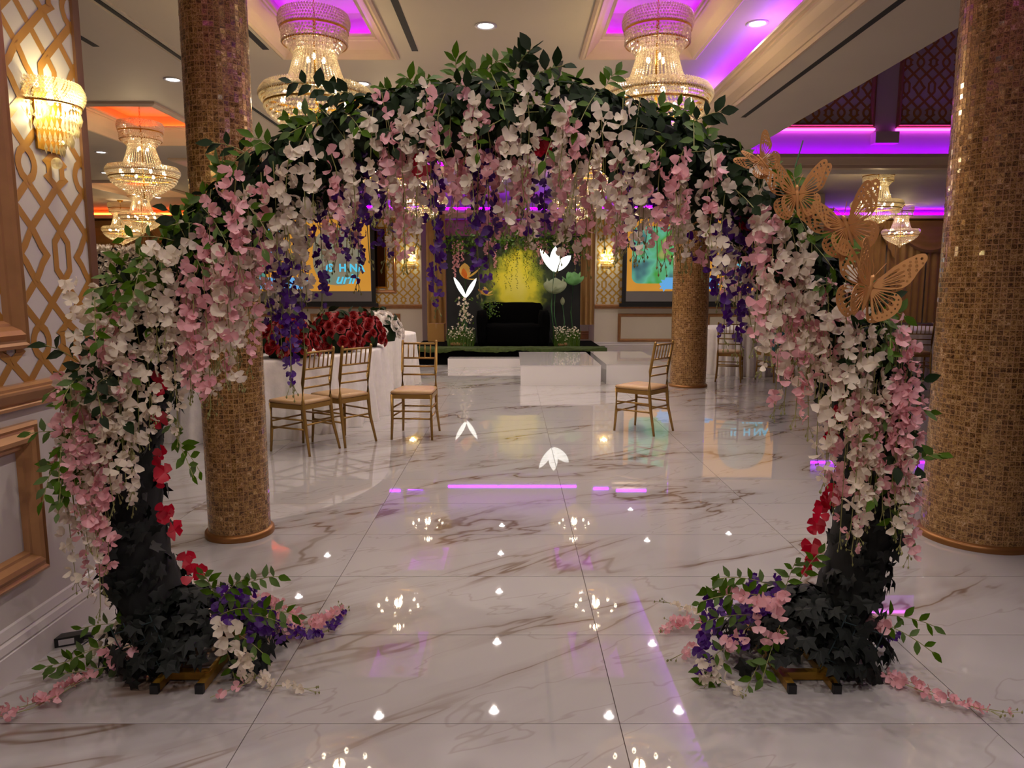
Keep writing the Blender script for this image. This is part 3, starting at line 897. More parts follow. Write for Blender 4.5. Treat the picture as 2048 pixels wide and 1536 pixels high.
# ivy heaped round the feet
for sgn in (-1, 1):
    for _ in range(330):
        th = rng.uniform(0, 2 * PI); u = rng.random() ** .6
        ph = rng.uniform(0.02, 1.0) * PI / 2
        rx, ry, rz = (.33, .26, .26)
        bx = AXC + sgn * 1.19 - sgn * .02
        x = bx + rx * math.cos(th) * math.cos(ph) * (.7 + .3 * u)
        y = AY - .02 + ry * math.sin(th) * math.cos(ph) * (.7 + .3 * u)
        z = .035 + rz * math.sin(ph) * (.6 + .4 * u)
        if y < 2.50 and z < .10 and abs(x - (-1.176 if sgn < 0 else 1.062)) < .15: continue
        n = Vector((math.cos(th) * .8, math.sin(th) * .8, math.sin(ph) + .25))
        n += Vector((rng.gauss(0, .35), rng.gauss(0, .35), rng.gauss(0, .25)))
        M = basis(Vector((x, y, z)), n, (math.cos(th), math.sin(th), -.6))
        ITEMS['ivy'].append((y + rng.random() * .1, rng.choice(IVY), W2L @ M @ Matrix.Scale(rng.uniform(.75, 1.25), 4), None))

# green sprigs along the outside and front
for k in range(76):
    a = D(18 + 146 * (k + rng.random()) / 76)
    rad = Vector((math.cos(a), 0, math.sin(a))); tan = Vector((-math.sin(a), 0, math.cos(a)))
    sprig(ring(a, rng.uniform(.05, .10), rng.uniform(-.2, .1)), rad * rng.uniform(.3, 1) + tan * rng.uniform(-1, 1) + Vector((0, rng.uniform(-.5, .2), .1)), rng.uniform(.06, .12), rng.randint(5, 7), 'leaf', 1.05)
for k in range(75):
    a = D(rng.uniform(12, 168))
    sprig(ring(a, rng.uniform(-.05, .10), -.19), (rng.uniform(-.8, .8), -rng.uniform(.1, .5), rng.uniform(-1, .6)), rng.uniform(.12, .22), rng.randint(5, 8), 'leaf' if rng.random() < .5 else 'dark', .95)
for k in range(46):          # thick greenery on the shoulder over the near wall
    a = D(rng.uniform(142, 176))
    sprig(ring(a, rng.uniform(.02, .14), rng.uniform(-.28, -.05)), (-rng.uniform(-.5, .4), -rng.uniform(.1, .5), rng.uniform(-.9, .5)), rng.uniform(.12, .22), rng.randint(5, 8), 'leaf' if rng.random() < .75 else 'dark')
for k in range(40):          # and on the other shoulder
    a = D(rng.uniform(4, 30))
    sprig(ring(a, rng.uniform(-.04, .10), rng.uniform(-.24, -.05)), (rng.uniform(-.6, .3), -rng.uniform(.1, .5), rng.uniform(-.9, .4)), rng.uniform(.12, .24), rng.randint(5, 8), 'leaf' if rng.random() < .6 else 'dark')

def pick(w):
    t = rng.random() * sum(x[1] for x in w)
    for k, p in w:
        t -= p
        if t <= 0: return k
    return w[-1][0]
# front strands draped over the hoop
for k in range(74):
    a = 16 + 148 * (k + rng.random()) / 74
    top = abs(a - 90) < 32
    col = pick([('white', .66), ('pink', .34)]) if a < 130 else pick([('white', .8), ('pink', .2)])
    r0 = rng.uniform(-.09, .07)
    L = rng.uniform(.18, .36) if top else rng.uniform(.2, .4)
    hang(ring(D(a), r0, rng.uniform(-.27, -.20)), L, col, ds=.031)
# dense fringe under the hoop; its lower edge follows the photo
ENV = [(380, 770), (430, 780), (480, 690), (520, 630), (560, 630), (600, 600), (650, 545), (690, 490), (740, 480), (800, 500), (850, 500), (900, 470), (950, 500), (1000, 480), (1050, 480), (1100, 490), (1150, 520),
       (1200, 540), (1240, 480), (1300, 500), (1350, 500), (1400, 520), (1450, 590), (1500, 640), (1540, 710), (1600, 760)]
def env(px):
    for (a, b), (c, d) in zip(ENV, ENV[1:]):
        if px <= c: return b + (d - b) * max(0, (px - a)) / (c - a)
    return ENV[-1][1]
for k in range(118):
    a = 28 + 124 * (k + rng.random()) / 118
    p0 = ring(D(a), rng.uniform(-.13, -.07), rng.uniform(-.2, .22))
    zc_ = p0.y * math.cos(PITCH); px = 1024 + FPX * p0.x / zc_
    p1 = at(px, env(px) + rng.uniform(-75, 25), p0.y)
    L = max(.12, p0.z - p1.z)
    col = pick([('pink', .56), ('white', .44)])
    hang(p0, L, col, ds=.029, sway=.05, s=.95)
# purple strands: place on the hoop, length
for px, bot, y in ((545, 655, -.1), (563, 700, .0), (578, 765, -.16), (592, 770, -.1), (612, 690, .05), (640, 610, .0), (690, 530, -.1), (712, 560, .1), (742, 515, -.12), (770, 520, .0), (862, 590, -.16), (874, 610, -.1),
                   (952, 500, .05), (965, 585, -.14), (984, 560, -.05), (1062, 470, .0), (1092, 480, .1), (1246, 500, -.17), (1254, 470, -.1), (1310, 440, .0), (1385, 520, .1), (1440, 600, -.1), (1452, 680, -.16), (1470, 705, -.14), (1488, 690, -.08), (1342, 430, .0)):
    p = at(px, bot, AY + y)
    dx = (p.x - AXC)
    zt = AZC + math.sqrt(max(.01, (AR_ - .09) ** 2 - dx * dx))
    hang((p.x, AY + y, zt), zt - p.z, 'purple', ds=.026, sway=.02, head=max(0, (zt - p.z) - .45))
# outer shoulder by the near wall: pale heads on top, then long falls
for k in range(16):
    px = 105 + 125 * (k + rng.random()) / 16
    bot = rng.uniform(960, 1150) - (px - 105) * .5 + rng.uniform(-40, 60)
    topy = 760 - (px - 100) * 1.0 + rng.uniform(-30, 40)
    Y = AY + rng.uniform(-.3, .02)
    p0, p1 = at(px + 25, topy, Y), at(px, bot, Y)
    col = pick([('white', .65), ('pink', .35)])
    hang((max(LW + .07, p0.x), Y, p0.z), p0.z - p1.z, col, out=-.02, ds=.034, head=0)
for k in range(9):
    px = rng.uniform(120, 205); Y = AY - rng.uniform(.1, .3); p = at(px, rng.uniform(760, 900), Y)
    hang((max(LW + .07, p.x), Y, p.z), rng.uniform(.35, .6), 'pink' if rng.random() < .6 else 'white', ds=.036)
for k in range(70):
    p = at(rng.uniform(130, 340), rng.uniform(560, 820), AY - rng.uniform(.18, .3))
    if p.x < LW + .06: continue
    if (p.x - AXC) ** 2 + (p.z - AZC) ** 2 < (AR_ - .02) ** 2: continue
    put('white' if rng.random() < .8 else 'pink', p, (rng.uniform(-.6, .6), -1, rng.uniform(-.3, .7)), roll=rng.uniform(0, 6), s=rng.uniform(.95, 1.3))
# falls in front of the hoop sides
for px, t, b, c in ((232, 700, 900, 'white'), (262, 690, 880, 'white'), (250, 800, 980, 'white'), (322, 520, 660, 'white'), (335, 560, 840, 'white'), (345, 640, 860, 'white'), (305, 590, 700, 'white'), (215, 780, 1010, 'white'), (190, 860, 1060, 'pink'),
                    (1575, 620, 800, 'white'), (1600, 610, 830, 'pink'), (1612, 640, 760, 'white'), (1632, 650, 850, 'pink'), (1650, 640, 900, 'white'), (1660, 700, 960, 'white'), (1672, 660, 940, 'white'), (1684, 700, 1000, 'pink'), (1690, 620, 840, 'white'),
                    (1708, 600, 900, 'white'), (1722, 650, 1060, 'white'), (1735, 690, 1010, 'white'), (1744, 760, 1040, 'white'), (1712, 860, 1100, 'pink'), (1728, 900, 1070, 'white'), (1700, 780, 1080, 'pink'), (1760, 800, 1000, 'white'),
                    (1790, 660, 860, 'pink'), (1803, 640, 960, 'pink'), (1815, 740, 1000, 'pink'), (1826, 690, 1000, 'pink'), (1838, 800, 1010, 'pink'), (1800, 880, 1060, 'white'), (1812, 900, 1090, 'white'), (1825, 950, 1110, 'pink'), (1640, 560, 760, 'white'), (1590, 520, 700, 'pink'), (1560, 560, 820, 'pink'), (1545, 500, 700, 'white'), (1528, 520, 740, 'white'), (1510, 470, 690, 'pink'),
                    (372, 560, 780, 'pink'), (390, 520, 790, 'pink'), (405, 540, 815, 'pink'), (425, 520, 720, 'white'), (440, 500, 760, 'white'), (455, 480, 700, 'pink'), (470, 520, 760, 'white'), (485, 520, 730, 'pink'), (500, 470, 640, 'pink')):
    Y = AY - rng.uniform(.20, .29)
    p0, p1 = at(px, t, Y), at(px, b, Y)
    hang(p0, p0.z - p1.z, c, ds=.035, sway=.02)
# magenta blooms on the inner edge
for px, py in ((326, 755), (322, 770), (318, 840), (325, 910), (318, 930), (330, 945), (322, 960), (335, 1030), (328, 1020), (350, 1060), (380, 1128), (392, 1140), (386, 1155), (372, 1120), (344, 640),
               (1650, 985), (1656, 1000), (1644, 1005), (1640, 1030), (1632, 1050), (1625, 1092), (1620, 1105), (1616, 1118), (1610, 1135), (1668, 830), (1662, 880), (1690, 670), (1495, 440), (1488, 452), (1420, 410), (840, 330), (1090, 300), (505, 445)):
    put('red', at(px, py, AY - .16 + rng.uniform(-.05, .05)), (rng.uniform(-.6, .6), -1, rng.uniform(-.3, .6)), roll=rng.uniform(0, 6), s=rng.uniform(.85, 1.1))

# bouquets on the inner side of the feet
def heap(px0, px1, py0, py1, Y0, Y1, kind, n, s=1.0):
    for _ in range(n):
        Y = rng.uniform(Y0, Y1); p = at(rng.uniform(px0, px1), rng.uniform(py0, py1), Y)
        p.z = max(.03, p.z)
        put(kind, p, (rng.uniform(-.7, .7), -1, rng.uniform(-.1, 1)), roll=rng.uniform(0, 6), s=s * rng.uniform(.85, 1.15))
heap(425, 530, 1175, 1260, 2.40, 2.62, 'purple', 34); heap(500, 560, 1220, 1280, 2.40, 2.6, 'purple', 16)
heap(430, 480, 1240, 1300, 2.36, 2.42, 'white', 9); heap(470, 500, 1290, 1350, 2.36, 2.4, 'white', 7)
heap(1490, 1560, 1150, 1240, 2.42, 2.62, 'purple', 30); heap(1410, 1500, 1200, 1290, 2.40, 2.6, 'purple', 34); heap(1395, 1430, 1270, 1350, 2.38, 2.5, 'purple', 18)
heap(1440, 1570, 1180, 1290, 2.36, 2.46, 'pink', 22, 1.05); heap(1400, 1440, 1320, 1365, 2.36, 2.42, 'white', 7)
heap(1740, 1790, 1230, 1280, 2.45, 2.6, 'pink', 7); heap(180, 300, 1240, 1320, 2.45, 2.6, 'white', 12); heap(200, 270, 1290, 1330, 2.4, 2.5, 'pink', 7)
for (px, py, dx, dz, L, n) in ((440, 1200, .7, .9, .22, 9), (470, 1180, 1, .7, .26, 10), (480, 1230, .9, .2, .2, 8), (430, 1190, -.2, 1, .16, 7), (460, 1260, .6, -.1, .18, 8), (450, 1290, .3, -.6, .14, 6), (440, 1230, .8, .5, .2, 8), (500, 1220, 1, .25, .24, 9),
                            (1540, 1170, -1, .5, .28, 10), (1520, 1190, -1, .25, .3, 10), (1500, 1230, -1, .2, .24, 9), (1560, 1250, -.3, -.5, .2, 8), (1540, 1290, -.4, -.4, .2, 8), (1480, 1280, -.8, -.2, .2, 8), (1450, 1320, -.5, -.5, .16, 7), (1570, 1180, .1, 1, .2, 7), (1600, 1160, .3, 1, .2, 7), (1470, 1200, -.7, .6, .2, 8),
                            (1750, 1240, .8, -.2, .24, 8), (1770, 1230, .9, .1, .2, 7), (220, 1290, -.9, -.1, .22, 8), (190, 1310, -1, -.15, .2, 8), (260, 1250, -1, .3, .2, 8), (240, 1330, -1, -.05, .22, 9), (330, 830, .5, -.7, .24, 8), (340, 860, .6, -.5, .2, 7)):
    Y = 2.44 if 400 < px < 1650 else 2.48
    p = at(px, py, Y); p.z = max(.04, p.z)
    sprig(p, (dx, -.25, dz), L, n, 'leaf', 1.0, droop=.25 if p.z > .12 else .0)
# garlands lying on the marble
def floor_run(pxs, kind, ds=.026, s=.85, flat=True):
    strand([fl(x, y, .018 + .012 * (i % 2)) for i, (x, y) in enumerate(pxs)], kind, ds=ds, spread=.02, s=s, flat=flat)
floor_run([(200, 1340), (150, 1365), (100, 1395), (50, 1412), (0, 1425), (-40, 1440)], 'pink'); floor_run([(180, 1352), (120, 1388), (60, 1418), (10, 1432)], 'pink')
floor_run([(1740, 1340), (1790, 1352), (1830, 1368), (1880, 1392), (1940, 1412), (2015, 1425)], 'pink'); floor_run([(1770, 1352), (1850, 1385), (1920, 1408), (1980, 1422)], 'pink', .034)
floor_run([(520, 1190), (560, 1210), (600, 1245), (640, 1240), (675, 1215)], 'pink', .02); floor_run([(540, 1225), (580, 1262), (620, 1255), (660, 1240), (682, 1228)], 'pink', .02)
floor_run([(545, 1240), (590, 1262), (620, 1275), (655, 1262), (690, 1222)], 'purple', .02); floor_run([(560, 1262), (610, 1272), (650, 1262)], 'purple', .02)
floor_run([(490, 1335), (520, 1355), (550, 1372), (580, 1370), (612, 1378)], 'white', .024)
floor_run([(1430, 1225), (1400, 1225), (1370, 1215), (1335, 1205)], 'white', .022, .7); floor_run([(1420, 1245), (1390, 1240), (1350, 1250), (1325, 1262)], 'pink', .018); floor_run([(1410, 1260), (1380, 1250), (1345, 1245)], 'pink', .018)
floor_run([(1400, 1300), (1380, 1300), (1355, 1312)], 'pink', .03); floor_run([(1415, 1345), (1440, 1360), (1475, 1380)], 'white', .024)
floor_run([(1745, 1290), (1770, 1285), (1790, 1262)], 'purple', .03); floor_run([(420, 1395), (490, 1368), (500, 1362)], 'pink', .05)

twig.build('twigs', 'stem', arch, kind='stuff')
LIM = {'white': 300, 'pink': 300, 'purple': 300, 'red': 60, 'leaf': 300, 'dark': 300, 'ivy': 300}
for kind, its in ITEMS.items():
    nm, mt, _ = KINDS_[kind]
    its.sort(key=lambda q: q[0])
    rest = []
    for i, (pr, me, M, st) in enumerate(its):
        if i < LIM[kind]: inst(nm, me, M, stems[st] if st is not None else arch)
        else: rest.append((me, M))
    if rest: join_inst(rest, {'leaf': 'green_leaves', 'dark': 'dark_leaves', 'ivy': 'ivy_leaves'}.get(kind, nm + 's'), mt, arch, True)
    print('ARCH', kind, len(its))

# ---- butterflies
def wing_mesh(name, outline, root, rays, dots, seed):
    def hit(a):
        d = Vector((math.cos(a), math.sin(a))); o = Vector(root); best = 0
        n = len(outline)
        for i in range(n):
            p, q = Vector(outline[i]), Vector(outline[(i + 1) % n]); e = q - p
            den = d.x * e.y - d.y * e.x
            if abs(den) < 1e-9: continue
            t = ((p.x - o.x) * e.y - (p.y - o.y) * e.x) / den; s = ((p.x - o.x) * d.y - (p.y - o.y) * d.x) / den
            if t > 0 and -1e-6 <= s <= 1 + 1e-6: best = max(best, t)
        return best
    cu = bpy.data.curves.new(name, 'CURVE'); cu.dimensions = '2D'; cu.fill_mode = 'BOTH'; cu.extrude = 0.006
    def spl(pts):
        s = cu.splines.new('POLY'); s.points.add(len(pts) - 1)
        for p, c in zip(s.points, pts): p.co = (c[0], c[1], 0, 1)
        s.use_cyclic_u = True
    # smoothed outline
    P = [Vector(p) for p in outline]; sm = []
    for i in range(len(P)):
        a, b = P[i], P[(i + 1) % len(P)]
        sm += [a.lerp(b, .2), a.lerp(b, .8)]
    spl(sm)
    o = Vector(root)
    for a0, a1, f0, f1 in rays:
        am = (a0 + a1) / 2; R = hit(am); half = (a1 - a0) / 2
        pts = []
        for t, w in ((f0, .2), (f0 + (f1 - f0) * .3, .8), (f0 + (f1 - f0) * .8, .92), (f1, .45)):
            pts.append((R * t, half * w))
        ring_ = [(r, am - h) for r, h in pts] + [(r, am + h) for r, h in reversed(pts)]
        spl([(o.x + r * math.cos(a), o.y + r * math.sin(a)) for r, a in ring_])
    for a, f, rr in dots:
        R = hit(a); c = o + Vector((math.cos(a), math.sin(a))) * R * f
        spl([(c.x + rr * math.cos(k * PI / 3), c.y + rr * math.sin(k * PI / 3) * 1.15) for k in range(6)])
    ob = bpy.data.objects.new('tmp', cu); COL.objects.link(ob)
    bpy.context.view_layer.update()
    me = bpy.data.meshes.new_from_object(ob.evaluated_get(bpy.context.evaluated_depsgraph_get()))
    bpy.data.objects.remove(ob); me.name = name
    me.materials.clear(); me.materials.append(MATS['butterfly_gold'])
    return me
FW = [(.03, .03), (.10, .20), (.24, .42), (.42, .62), (.60, .76), (.70, .77), (.745, .70), (.72, .58), (.66, .44), (.63, .32), (.58, .20), (.48, .11), (.30, .05)]
HW = [(.03, .02), (.30, .03), (.46, .02), (.555, -.06), (.575, -.18), (.54, -.31), (.46, -.42), (.36, -.50), (.26, -.53), (.18, -.46), (.11, -.28), (.05, -.10)]
fr_ = [(D(12), D(21), .30, .84), (D(22.5), D(30), .26, .78), (D(31.5), D(38), .22, .70), (D(39.5), D(45.5), .22, .60), (D(47), D(54), .24, .56)]
fd_ = [(D(24), .87, .022), (D(30), .86, .026), (D(35), .79, .028), (D(36), .91, .024), (D(40.5), .70, .032), (D(41), .83, .030), (D(41), .94, .020), (D(45.5), .70, .030), (D(46), .81, .028), (D(46), .91, .024), (D(50.5), .65, .026), (D(50), .76, .024), (D(49.5), .86, .018)]
hr_ = [(D(-7), D(2.5), .30, .80), (D(-18.5), D(-8.5), .22, .79), (D(-31), D(-20), .20, .79), (D(-44), D(-32.5), .20, .79), (D(-56), D(-45.5), .22, .79), (D(-67), D(-57.5), .26, .79)]
hd_ = [(D(a), .89, .017) for a in (-1, -10, -19, -28, -37, -46, -55, -63)]
fw_me = wing_mesh('forewing', FW, (.03, .03), fr_, fd_, 1)
hw_me = wing_mesh('hindwing', HW, (.03, .0), hr_, hd_, 2)
def butterfly(px, py, size, rot, tiltx, lift, label, Y):
    b = thing('butterfly_ornament', label, 'butterfly', at(px, py, Y), group='gold butterfly ornaments on the arch')
    r = D(rot)
    B = Matrix(((math.cos(r), -math.sin(r), 0), (0, 0, -1), (math.sin(r), math.cos(r), 0))).to_4x4() @ Matrix.Rotation(D(tiltx), 4, 'Y')
    b.matrix_world = Matrix.Translation(at(px, py, Y)) @ B
    for sg in (-1, 1):
        F = Matrix.Scale(-1, 4, (1, 0, 0)) if sg < 0 else Matrix.Identity(4)
        for layer, (sc, li, dz, spin) in enumerate(((1.0, lift, .012, 0), (1.03, lift * .2, -.006, -6))):
            T = F @ Matrix.Rotation(-D(li), 4, 'Y') @ Matrix.Rotation(D(spin), 4, 'Z') @ Matrix.Scale(size * sc, 4)
            M = Matrix.Translation((0, 0, dz * size * 4)) @ T
            inst('forewing', fw_me, M, b); inst('hindwing', hw_me, M, b)
    bd = MB().lathe([(.001, -.42), (.03, -.34), (.042, -.16), (.05, 0), (.045, .1), (.03, .14), (.045, .19), (.035, .24), (.001, .27)], 12, M=Matrix.Translation((0, 0, .05 * size * 1)) @ Matrix.Scale(size, 4) @ Matrix.Rotation(-PI / 2, 4, 'X'))
    bd.build('body', 'butterfly_gold', b, True)
    for sg in (-1, 1):
        MB().tube([Vector((sg * .02, .24, .06)) * size, Vector((sg * .07, .38, .10)) * size, Vector((sg * .14, .5, .10)) * size], .008 * size, 5).build('antenna', 'butterfly_gold', b)
    return b
butterfly(1522, 322, .088, 42, 10, 34, 'smallest gold filigree butterfly, uppermost of the four clipped to the arch', 2.30)
butterfly(1593, 392, .125, 4, -6, 36, 'gold filigree butterfly between the smallest one and the upright-winged one', 2.28)
butterfly(1693, 455, .15, 22, -12, 40, 'gold filigree butterfly with raised wing in front of the crystal chandelier', 2.26)
butterfly(1735, 578, .175, -14, 6, 34, 'largest gold filigree butterfly, lowest of the four clipped to the arch', 2.26)

# ================================================================ CHIAVARI CHAIRS
def make_chair():
    # faces local +Y (front); origin at floor under the seat centre
    root = bpy.data.objects.new('chiavari_chair', None); COL.objects.link(root)
    wF, wB, dF, dB, sh = .185, .165, .185, -.175, .43
    def leg(pts, rs, nm):
        m = MB().tube(pts, rs, 8)
        return m.build(nm, 'chair_gold', root, True)
    for s in (-1, 1):
        leg([(s * (wF + .008), dF + .012, 0), (s * wF, dF, .2), (s * wF, dF, sh)], [.011, .014, .016], 'front_leg')
        leg([(s * (wB + .02), dB - .075, 0), (s * wB, dB - .02, .25), (s * wB, dB, sh), (s * wB, dB - .005, .62), (s * (wB + .002), dB - .055, .895), (s * (wB + .002), dB - .056, .91)],
            [.011, .015, .017, .015, .013, .008], 'back_leg')
    fr = MB()
    for a, b in (((-wF, dF), (wF, dF)), ((-wB, dB), (wB, dB)), ((-wF, dF), (-wB, dB)), ((wF, dF), (wB, dB))):
        v = Vector((b[0] - a[0], b[1] - a[1], 0)); n = Vector((-v.y, v.x, 0)).normalized() * .012
        A, B = Vector((*a, 0)), Vector((*b, 0))
        fr.add([A - n + Vector((0, 0, sh - .04)), B - n + Vector((0, 0, sh - .04)), B + n + Vector((0, 0, sh - .04)), A + n + Vector((0, 0, sh - .04)),
                A - n + Vector((0, 0, sh)), B - n + Vector((0, 0, sh)), B + n + Vector((0, 0, sh)), A + n + Vector((0, 0, sh))],
               [(0, 3, 2, 1), (4, 5, 6, 7), (0, 1, 5, 4), (1, 2, 6, 5), (2, 3, 7, 6), (3, 0, 4, 7)])
    fr.build('seat_frame', 'chair_gold', root)
    cu = MB(); o = []
    for z, g in ((sh - .002, 0.0), (sh + .012, .012), (sh + .03, .006), (sh + .04, -.03)):
        ringp = [(-wF - g, dF + g), (-wF * .4, dF + g + .006), (wF * .4, dF + g + .006), (wF + g, dF + g), (wF * .97 + g, 0), (wB + g, dB - g), (0, dB - g), (-wB - g, dB - g), (-wF * .97 - g, 0)]
        o.append(len(cu.v)); cu.v += [(x, y, z) for x, y in ringp]
    k = 9
    for a, b in zip(o, o[1:]):
        for i in range(k): cu.f.append((a + i, a + (i + 1) % k, b + (i + 1) % k, b + i))
    c = len(cu.v); cu.v.append((0, 0, sh + .046))
    for i in range(k): cu.f.append((o[-1] + i, o[-1] + (i + 1) % k, c))
    cu.build('seat_cushion', 'seat_vinyl', root, True)
    def bar(p, q, r=.0085, nm='stretcher'): MB().tube([p, q], r, 7).build(nm, 'chair_gold', root, True)
    for z in (.20, .27): bar((-wF, dF, z), (wF, dF, z))
    for s in (-1, 1):
        for z in (.22, .30): bar((s * wF, dF, z), (s * wB, dB - .025, z))
    bar((-wB, dB - .02, .26), (wB, dB - .02, .26))
    for z, y in ((.575, -.003), (.655, -.012), (.735, -.027), (.875, -.052)):
        bar((-wB, dB + y, z), (wB, dB + y, z), .009 if z < .85 else .010, 'back_rail')
    for i in range(5):
        x = -wB + (i + 1) * 2 * wB / 6
        bar((x, dB - .027, .735), (x, dB - .052, .875), .0065, 'spindle')
    return root
chair0 = make_chair(); used = [False]
def chair(x, y, fx, fy, label, group=None):
    if not used[0]: c = chair0; used[0] = True
    else: c = copy_tree(chair0)
    c.location = (x, y, 0); c.rotation_euler = (0, 0, math.atan2(-fx, fy))
    c['label'] = label; c['category'] = 'chair'
    if group: c['group'] = group
    return c
G = 'gold chiavari chairs'
chair(-1.84, 6.235, -.375, .205, 'gold chiavari chair pushed against the red rose table, nearest the slim mosaic column', G)
chair(-1.575, 6.58, -.33, .245, 'gold chiavari chair close beside another chair at the red rose table', G)
chair(-.925, 6.83, -.03, -.39, 'gold chiavari chair standing alone facing the arch, beside the white tablecloth', G)
chair(1.30, 7.10, -.315, .28, 'gold chiavari chair standing alone on the marble before the white plinths', G)
chair(3.35, 11.05, .35, 1, 'gold chiavari chair tucked at the round table behind the glitter column', G)
cb_ = chair(4.05, 11.05, -.3, 1, 'gold chiavari chair with a teal bag hung on its back', G)
chair(3.62, 13.75, .1, -1, 'gold chiavari chair on the far side of the round table behind the glitter column', G)
chair(6.15, 10.95, .25, 1, 'gold chiavari chair at the lilac-lit table beside the thick mosaic column', G)
chair(-4.12, 8.9, 1, -.3, 'gold chiavari chair across the oval rose table, beyond the slim column', G)
bag = MB()
bag.lathe([(.02, 0), (.15, .02), (.165, .12), (.15, .26), (.11, .33), (.02, .34)], 16, rfun=lambda a, z: 1 + .06 * math.sin(3 * a + z * 20))
bag.v = [(x, y * .38, z) for x, y, z in bag.v]
t = thing('bag', 'teal patterned cloth bag hanging on a gold chair back', 'bag', (4.03, 10.745, .43), .25)
bag.build('bag_body', 'teal_cloth', t, True)
for s in (-1, 1): MB().tube([(s * .07, 0, .30), (s * .06, .02, .42), (s * .03, .05, .46), (0, .05, .465)], .008, 6).build('strap', 'plastic_black', t)

# ================================================================ TABLES
def table(name, x, y, rx, ry, rz, label, h=.755, folds=26, amp=.045, group=None):
    t = thing(name, label, 'table', (x, y, 0), rz, group)
    def rf(a, z):
        return 1 + (amp * math.sin(folds * a + 1.7 * math.sin(3 * a)) + amp * .5 * math.sin(2.3 * folds * a)) * max(0, (h - z) / h) ** .8
    pr = [(.001, h), (.6, h), (.97, h), (.995, h - .006), (1.0, h - .025), (1.0, h - .1), (1.005, h * .6), (1.015, h * .3), (1.03, .001)]
    m = MB().lathe(pr, 220, rfun=rf)
    m.v = [(a * rx, b * ry, c) for a, b, c in m.v]
    m.build('tablecloth', 'table_linen', t, True)
    MB().lathe([(.001, h - .03), (.93 * min(rx, ry), h - .03), (.93 * min(rx, ry), h - .008), (.001, h - .008)], 40).build('tabletop', 'cardboard', t)
    MB().lathe([(.3, 0), (.3, .02), (.05, .05), (.05, h - .03)], 16).build('pedestal', 'black', t)
    return t
table('banquet_table', -2.62, 8.05, 1.15, 1.62, -.12, 'long oval table in white cloth carrying the red rose mounds')
table('banquet_table', -2.3, 10.75, .86, .86, 0, 'round white-clothed table standing behind the red rose table')
table('banquet_table', 3.95, 12.35, .80, .80, 0, 'round white-clothed table behind the glitter column, before the screen')
table('banquet_table', 6.75, 12.1, .85, .85, 0, 'round table in lilac-lit cloth beside the thick mosaic column')

# ---- roses
def rose_mesh(name, m, R, seed):
    r = random.Random(seed); mb = MB()
    for lay, (n, rr, hh, op) in enumerate(((3, .28, .62, .1), (4, .5, .6, .28), (5, .78, .5, .6), (6, 1.0, .32, 1.0))):
        for p in range(n):
            th = 2 * PI * (p + .5 * lay) / n + r.uniform(-.2, .2); w = PI / n * 1.35
            vs = []
            for t, k in ((0, .25), (.6, .8), (1, 1.0)):
                for u in (-1, 0, 1):
                    a = th + u * w * (.5 + .5 * k); q = rr * R * k * (1 - .06 * abs(u))
                    z = hh * R * t - (.18 * R * op if t == 1 else 0) + r.uniform(-.03, .03) * R
                    vs.append((q * math.cos(a), q * math.sin(a), z))
            mb.add(vs, [(3 * j + k, 3 * j + k + 1, 3 * j + k + 4, 3 * j + k + 3) for j in range(2) for k in range(2)])
    return mb.mesh(name, m, True)
RR = [rose_mesh('red_rose', 'rose_red', .062, s) for s in range(3)]
RW = [rose_mesh('white_rose', 'rose_white', .062, s) for s in range(2)]
RL = leaf_mesh('rose_leaf', 'leaf_dark', .10, .06, .2)
def rose_mound(name, label, x, y, z, rx, ry, rz, n, meshes, mname, seed, group=None, leaves=26):
    r = random.Random(seed)
    t = thing(name, label, 'flowers', (x, y, z), 0, group)
    MB().lathe([(rx * .62, 0), (rx * .72, rz * .3), (rx * .55, rz * .66), (.01, rz * .82)], 16).build('foliage_core', 'leaf_dark', t, True)
    ga = PI * (3 - math.sqrt(5))
    for i in range(n):
        f = (i + .5) / n; ph = math.asin(f * .98); th = i * ga + r.uniform(-.2, .2)
        nrm = Vector((math.cos(th) * math.cos(ph) / rx, math.sin(th) * math.cos(ph) / ry, (math.sin(ph) + .15) / rz)).normalized()
        p = Vector((rx * math.cos(th) * math.cos(ph), ry * math.sin(th) * math.cos(ph), .062 + (rz - .10) * math.sin(ph)))
        inst(mname, r.choice(meshes), basis(p - nrm * .03, nrm, roll=r.uniform(0, 6)) @ Matrix.Scale(r.uniform(.9, 1.15), 4), t)
    for i in range(leaves):
        th = r.uniform(0, 2 * PI); ph = r.uniform(0, 1.3)
        p = Vector((rx * math.cos(th) * math.cos(ph), ry * math.sin(th) * math.cos(ph), .10 + (rz - .12) * math.sin(ph)))
        inst('rose_leaf', RL, basis(p, (math.cos(th), math.sin(th), .6), roll=r.uniform(0, 6)), t)
    return t
TZ = .757
GR = 'red rose mounds on the oval table'
rose_mound('rose_arrangement', 'mound of red roses nearest the slim mosaic column', -2.14, 6.92, TZ, .31, .31, .42, 60, RR, 'red_rose', 1, GR)
rose_mound('rose_arrangement', 'mound of red roses between the two other mounds behind the chair backs', -1.85, 7.50, TZ, .29, .29, .45, 56, RR, 'red_rose', 2, GR)
rose_mound('rose_arrangement', 'mound of red roses in front of the white roses at the table end', -1.72, 8.15, TZ, .30, .30, .44, 56, RR, 'red_rose', 3, GR)
rose_mound('rose_arrangement', 'mound of red roses low on the oval table behind the slim column', -2.68, 7.45, TZ, .27, .27, .34, 42, RR, 'red_rose', 4, GR)
rose_mound('rose_arrangement', 'mound of white roses with grey green leaves behind the red roses', -1.66, 9.05, TZ, .30, .26, .42, 46, RW, 'white_rose', 5)
